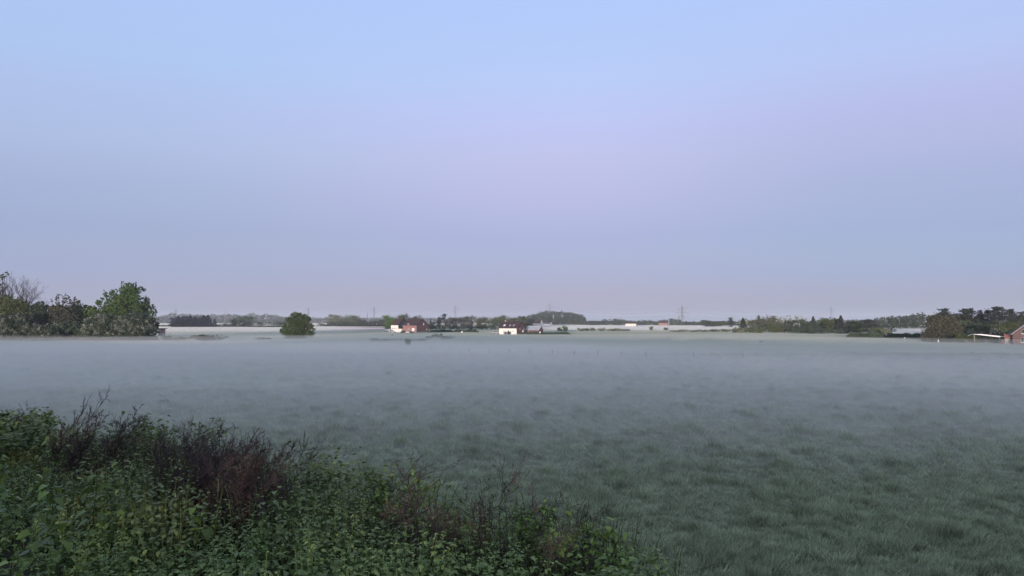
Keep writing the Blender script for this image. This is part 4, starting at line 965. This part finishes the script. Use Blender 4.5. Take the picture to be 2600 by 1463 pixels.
twig_shrub('reddish twig clump among the yellow green leaves', 1060, 1200, 4.9, 7, 'twigred', 309, 60, 1045)
twig_shrub('spreading dark twig shrub, the largest right of the middle', 1165, 1152, 4.8, 8, 'darktwig', 310, 95, 1180)
twig_shrub('dark twig shrub reaching to the right over the meadow', 1250, 1152, 4.9, 7, 'darktwig', 311, 75, 1325)
twig_shrub('low reddish twigs left of the lime green spray', 1375, 1262, 4.8, 8, 'twigred', 312, 60, 1370)
twig_shrub('last low twigs of the row beside the lime green spray', 1440, 1275, 4.85, 6, 'darktwig', 313, 50, 1455)
twig_shrub('dry brown undergrowth behind the nettles in the middle', 740, 1275, 4.3, 9, 'twigred', 314, 55, None, 2)

# broad leaved plants, each leaf its own part
LFB = leaf_tpl(.42, .30, .06, (-.06, .10, .32, .58, .82), (.42, .88, 1.0, .74, .36)); lm = []
for k in range(3):
    V, Fo = LFB; me = mesh_np('leaf', V * [1, .8 + .2 * k, 1 + .5 * k], [Fo], M['broad'], tone=np.full(len(Fo), .3 + .25 * k), lnk=False); lm.append(me)
def broad_plant(label, px, py, s, nleaf, size, seed, lean=.1):
    rd = random.Random(seed); x, y = at(px, s); zb = bank_z(x, y); zt = EYE - (py - HOR) / F * y; h = max(.5, zt - zb)
    o = tag(empty('broad_leaved_plant', (x, y, zb)), label, 'plant', 'broad leaved plants on the bank'); segs = []; p = Vector((0, 0, 0)); d = Vector((rd.gauss(0, lean), rd.gauss(0, lean), 1)); nodes_ = []
    for i in range(8):
        q = p + d.normalized() * h / 8; d += Vector((rd.gauss(0, .12), rd.gauss(0, .12), 0)); segs.append((*p, .008 - i * .0006, *q, .0074 - i * .0006)); p = q; nodes_.append(p.copy())
    for i in range(nleaf):
        nd = nodes_[min(7, int(2 + 6 * (i / nleaf)))]; a = i * 2.4 + rd.uniform(-.4, .4); fr = i / nleaf
        pl_ = size * .55 * (1 - fr * .5); q = nd + Vector((math.cos(a) * pl_, math.sin(a) * pl_, pl_ * .5 + rd.uniform(-.02, .03))); segs.append((*nd, .003, *q, .002))
        l = bpy.data.objects.new('leaf', lm[rd.randrange(3)]); l.location = q; sz = size * (1.15 - .55 * fr) * rd.uniform(.8, 1.15)
        l.scale = (sz, sz, sz); l.rotation_euler = (rd.gauss(0, .25), rd.gauss(.15, .25), a); link(l, o)
    V, Fq = tubes(segs, 4); mesh_np('stem', V, [Fq], M['stem'], o); return o
BP = [(160, 1205, 2.85, 'tall broad leaved plant nearest the left corner, with pale stem'), (265, 1180, 3.4, 'broad leaved plant with one large heart shaped leaf right of the corner'),
      (60, 1190, 3.2, 'broad leaved plant at the left edge above the dark hollow'), (20, 1150, 4.0, 'broad leaved plant high at the left edge'),
      (130, 1110, 4.6, 'broad leaved plant in front of the tallest twig shrub'), (215, 1170, 4.3, 'broad leaved plant under the tallest twig shrub'),
      (95, 1245, 2.7, 'low broad leaved plant in the dark hollow at left'), (330, 1165, 4.3, 'broad leaved plant left of the purple brown twigs'),
      (545, 1255, 3.7, 'broad leaved plant in front of the purple brown twigs'), (625, 1235, 3.9, 'broad leaved plant right below the purple brown twigs'),
      (675, 1245, 4.1, 'broad leaved plant between the twig mass and the domed bush'), (35, 1390, 1.95, 'small plant with long pale leaves in the lower left corner'),
      (200, 1255, 3.0, 'broad leaved plant between the corner plant and the nettles'), (120, 1170, 3.7, 'broad leaved plant rising in the middle of the left green group')]
for i, (px_, py_, s_, lab) in enumerate(BP):
    broad_plant(lab, px_, py_, s_, 18 if py_ < 1380 else 8, .125 if i < 8 else .105, 400 + i)

# unseen hedge of trees added behind the camera: it keeps the low sun off the bank
rgh = np.random.default_rng(91); n = 46000
uu = rgh.uniform(-150, 150, n); hh = 6.2 + 1.3 * hump(uu, uu * 0, .12, 9.0) + .7 * hump(uu, uu * 0, .5, 3.0)
zz = TOPZ + hh * rgh.uniform(0, 1, n) ** .85; ss = -13 + rgh.normal(0, 1.1, n)
P = NN[None] * ss[:, None] + U[None] * uu[:, None]
V, Fq = quads(np.column_stack([P, zz]), .55, rgh)
tag(mesh_np('shading_hedgerow', V, [Fq], M['olive'], tone=rgh.uniform(0, 1, n)), 'added unseen row of leafy trees shading the embankment', kind='stuff')

# ------------------------------------------------------------------ meadow grass: tufts instanced by geometry nodes
src = bpy.data.collections.new('grass_tufts')
for k in range(4):
    rgt = np.random.default_rng(500 + k); nb = 70
    a = rgt.uniform(0, 6.28, nb); r0 = rgt.uniform(0, .24, nb) ** 1; h = rgt.uniform(.25, .52, nb); bend = rgt.uniform(.05, .28, nb); th = rgt.uniform(0, 6.28, nb); wd = rgt.uniform(.006, .012, nb)
    b0 = np.stack([r0 * np.cos(a), r0 * np.sin(a), np.zeros(nb)], 1); dr = np.stack([np.cos(th), np.sin(th), np.zeros(nb)], 1); sd_ = np.stack([-np.sin(th + .9), np.cos(th + .9), np.zeros(nb)], 1) * wd[:, None]
    m_ = b0 + dr * bend[:, None] * .35; m_[:, 2] = h * .62; t_ = b0 + dr * bend[:, None]; t_[:, 2] = h
    V = np.stack([b0 - sd_, b0 + sd_, m_ + sd_ * .9, m_ - sd_ * .9, t_], 1).reshape(-1, 3); bi = (np.arange(nb) * 5)[:, None]
    tn = rgt.uniform(.1, 1, nb)
    me = mesh_np('tuft', V, [bi + np.array([[0, 1, 2, 3]]), bi + np.array([[3, 2, 4]])], M['grass'], tone=np.concatenate([tn, np.clip(tn + .15, 0, 1)]), lnk=False)
    src.objects.link(bpy.data.objects.new('tuft', me))
def wedge(n, y0, y1, rg):
    y = np.sqrt(rg.uniform(y0 ** 2, y1 ** 2, n)); x = rg.uniform(-.74, .74, n) * y; return np.stack([x, y], 1)
G = [wedge(22000, 13, 38, rg), wedge(26000, 38, 80, rg), wedge(22000, 80, 170, rg)]
G = np.concatenate(G); G = G[(NX * G[:, 0] + NY * G[:, 1]) > FOOT - .5]
d_ = np.hypot(G[:, 0], G[:, 1]); hmA = hump(G[:, 0], G[:, 1], .22, 2.0); hmB = hump(G[:, 0], G[:, 1], .75, 7.0)
gs = np.interp(d_, [15, 40, 80, 170], [.85, 1.1, 1.7, 2.4]) * rg.uniform(.75, 1.25, len(G)); gh = np.clip(.62 + .25 * hmA + 1.0 * np.clip(hmB - .02, 0, 1) + .55 * np.clip(hump(G[:, 0], G[:, 1], 1.5, 21.0) - .15, 0, 1), .28, 1.7) * rg.uniform(.8, 1.2, len(G)) * np.interp(d_, [15, 40, 80, 170], [1.0, .8, .48, .3])
me = bpy.data.meshes.new('meadow_grass'); me.vertices.add(len(G)); me.vertices.foreach_set('co', np.column_stack([G, np.full(len(G), -.01)]).astype(np.float32).ravel())
for nm, ty, dat in (('rot', 'FLOAT_VECTOR', np.column_stack([rg.normal(0, .12, len(G)), rg.normal(0, .12, len(G)), rg.uniform(0, 6.28, len(G))])), ('scl', 'FLOAT_VECTOR', np.column_stack([gs, gs, gs * gh]))):
    at_ = me.attributes.new(nm, ty, 'POINT'); at_.data.foreach_set('vector', dat.astype(np.float32).ravel())
at_ = me.attributes.new('pick', 'INT', 'POINT'); at_.data.foreach_set('value', rg.integers(0, 4, len(G)).astype(np.int32))
go = link(bpy.data.objects.new('meadow_grass', me)); tag(go, 'tufted dewy grass of the near meadow', kind='stuff')
ng = bpy.data.node_groups.new('grass', 'GeometryNodeTree'); ng.interface.new_socket('Geometry', in_out='INPUT', socket_type='NodeSocketGeometry'); ng.interface.new_socket('Geometry', in_out='OUTPUT', socket_type='NodeSocketGeometry')
gi = ng.nodes.new('NodeGroupInput'); g_o = ng.nodes.new('NodeGroupOutput'); m2p = ng.nodes.new('GeometryNodeMeshToPoints'); iop = ng.nodes.new('GeometryNodeInstanceOnPoints'); ci = ng.nodes.new('GeometryNodeCollectionInfo')
ci.inputs['Collection'].default_value = src; ci.inputs['Separate Children'].default_value = True; ci.inputs['Reset Children'].default_value = True
def na(nm, ty):
    q = ng.nodes.new('GeometryNodeInputNamedAttribute'); q.data_type = ty; q.inputs['Name'].default_value = nm; return q.outputs['Attribute']
iop.inputs['Pick Instance'].default_value = True
ng.links.new(gi.outputs[0], m2p.inputs[0]); ng.links.new(m2p.outputs[0], iop.inputs['Points']); ng.links.new(ci.outputs[0], iop.inputs['Instance'])
ng.links.new(na('pick', 'INT'), iop.inputs['Instance Index']); ng.links.new(na('rot', 'FLOAT_VECTOR'), iop.inputs['Rotation']); ng.links.new(na('scl', 'FLOAT_VECTOR'), iop.inputs['Scale'])
ng.links.new(iop.outputs[0], g_o.inputs[0]); md = go.modifiers.new('tufts', 'NODES'); md.node_group = ng

# ------------------------------------------------------------------ air: thin haze box and ground fog banks
b = MB(); b.box(-6600, -6600, -1.0, 6600, 6600, 62.0)
hz = b.build('haze', volmat('haze_air', .00012, (.93, .95, 1.0))); tag(hz, 'thin morning haze filling the whole valley', kind='stuff')

def fog_thickness(r, px, x, y, tail=1.0):
    near = .62 * np.interp(r, [14, 29, 41, 47, 54, 63, 77, 106, 150, 230], [-.1, .32, .72, 1.0, 1.15, 1.25, 1.34, 1.40, 1.6, 1.7])
    wob = 26 * mnoise.noise(Vector((x * .010, y * .006, 9))) + 14 * mnoise.noise(Vector((x * .045, y * .02, 4)))
    e0 = np.interp(px, [-600, 0, 1300, 2200, 2600, 3200], [172, 170, 172, 140, 125, 115]) + wob * .8
    dd = (r - e0) / (tail * float(np.interp(px, [0, 1300, 2200], [62, 40, 30])))
    k = 1 - math.exp(-math.log1p(math.exp(min(30, 3 * dd))) / 3)        # soft shoulder, then an exponential tail
    t0 = .040 + .025 * mnoise.noise(Vector((x * .004, y * .010, 5)))
    t = near * (1 - k) + t0 * k
    def bankf(pa, pb, ra, rb, h, soft=60):
        fx = min(1, max(0, (px - pa) / soft)) * min(1, max(0, (pb - px) / soft)); fr = min(1, max(0, (r - ra) / (ra * .22))) * min(1, max(0, (rb - r) / (rb * .15)))
        return h * (fx * fx * (3 - 2 * fx)) * (fr * fr * (3 - 2 * fr))
    t += bankf(300, 960, 500, 1050, .12, 150) + bankf(780, 1060, 560, 900, .07) + bankf(1340, 1900, 560, 1500, .18, 120) + bankf(2235, 2370, 400, 640, .5, 20)
    t += bankf(-100, 1000, 1250, 2300, .14) + bankf(1150, 1500, 900, 1500, .15)
    nz = mnoise.fractal(Vector((x * .012, y * .020, 1.5)), 1.0, 2.0, 4)
    return t * (1 + .30 * nz) + .010 * mnoise.noise(Vector((x * .06, y * .06, 2)))
def fog(name, label, mult, dens, tail):
    az = np.radians(np.linspace(-72, 72, 190)); rs = np.concatenate([np.linspace(14, 120, 60), np.linspace(124, 340, 90)[0:], np.geomspace(350, 2600, 80)])
    nr, na_ = len(rs), len(az); V = []; 
    for a in az:
        px = 1300 + F * math.tan(a)
        for i, r in enumerate(rs):
            x, y = r * math.sin(a), r * math.cos(a); t = float(fog_thickness(y if abs(a) < 1.2 else r, px, x, y, tail)) * mult
            if i == 0 or i == nr - 1: t = -.2
            V.append((x, y, max(t, -.2)))
    nT = len(V); V = V + [(v[0], v[1], -.7) for v in V]
    Fq = []
    idx = lambda i, j: i * nr + j
    for i in range(na_ - 1):
        for j in range(nr - 1):
            a0, b0, c0, d0 = idx(i, j), idx(i + 1, j), idx(i + 1, j + 1), idx(i, j + 1); Fq.append((a0, b0, c0, d0)); Fq.append((nT + a0, nT + d0, nT + c0, nT + b0))
    for j in range(nr - 1):
        Fq.append((idx(0, j), idx(0, j + 1), nT + idx(0, j + 1), nT + idx(0, j))); e = na_ - 1; Fq.append((idx(e, j), nT + idx(e, j), nT + idx(e, j + 1), idx(e, j + 1)))
    for i in range(na_ - 1):
        Fq.append((idx(i, 0), nT + idx(i, 0), nT + idx(i + 1, 0), idx(i + 1, 0))); e = nr - 1; Fq.append((idx(i, e), idx(i + 1, e), nT + idx(i + 1, e), nT + idx(i, e)))
    return tag(mesh_np(name, V, [np.array(Fq)], volmat(name, dens, (1.0, .975, .93))), label, kind='stuff')
fog('ground_fog', 'dense low fog lying on the meadow', .8, .092, .9)
fog('fog_veil', 'thinner veil of fog above the dense layer', 1.5, .030, 1.25)
fog('fog_wisps', 'faint upper edge of the fog over the meadow', 2.4, .006, 2.4)
fog('fog_haze', 'thinnest drifting mist above the fog bank', 4.2, .0035, 3.2)
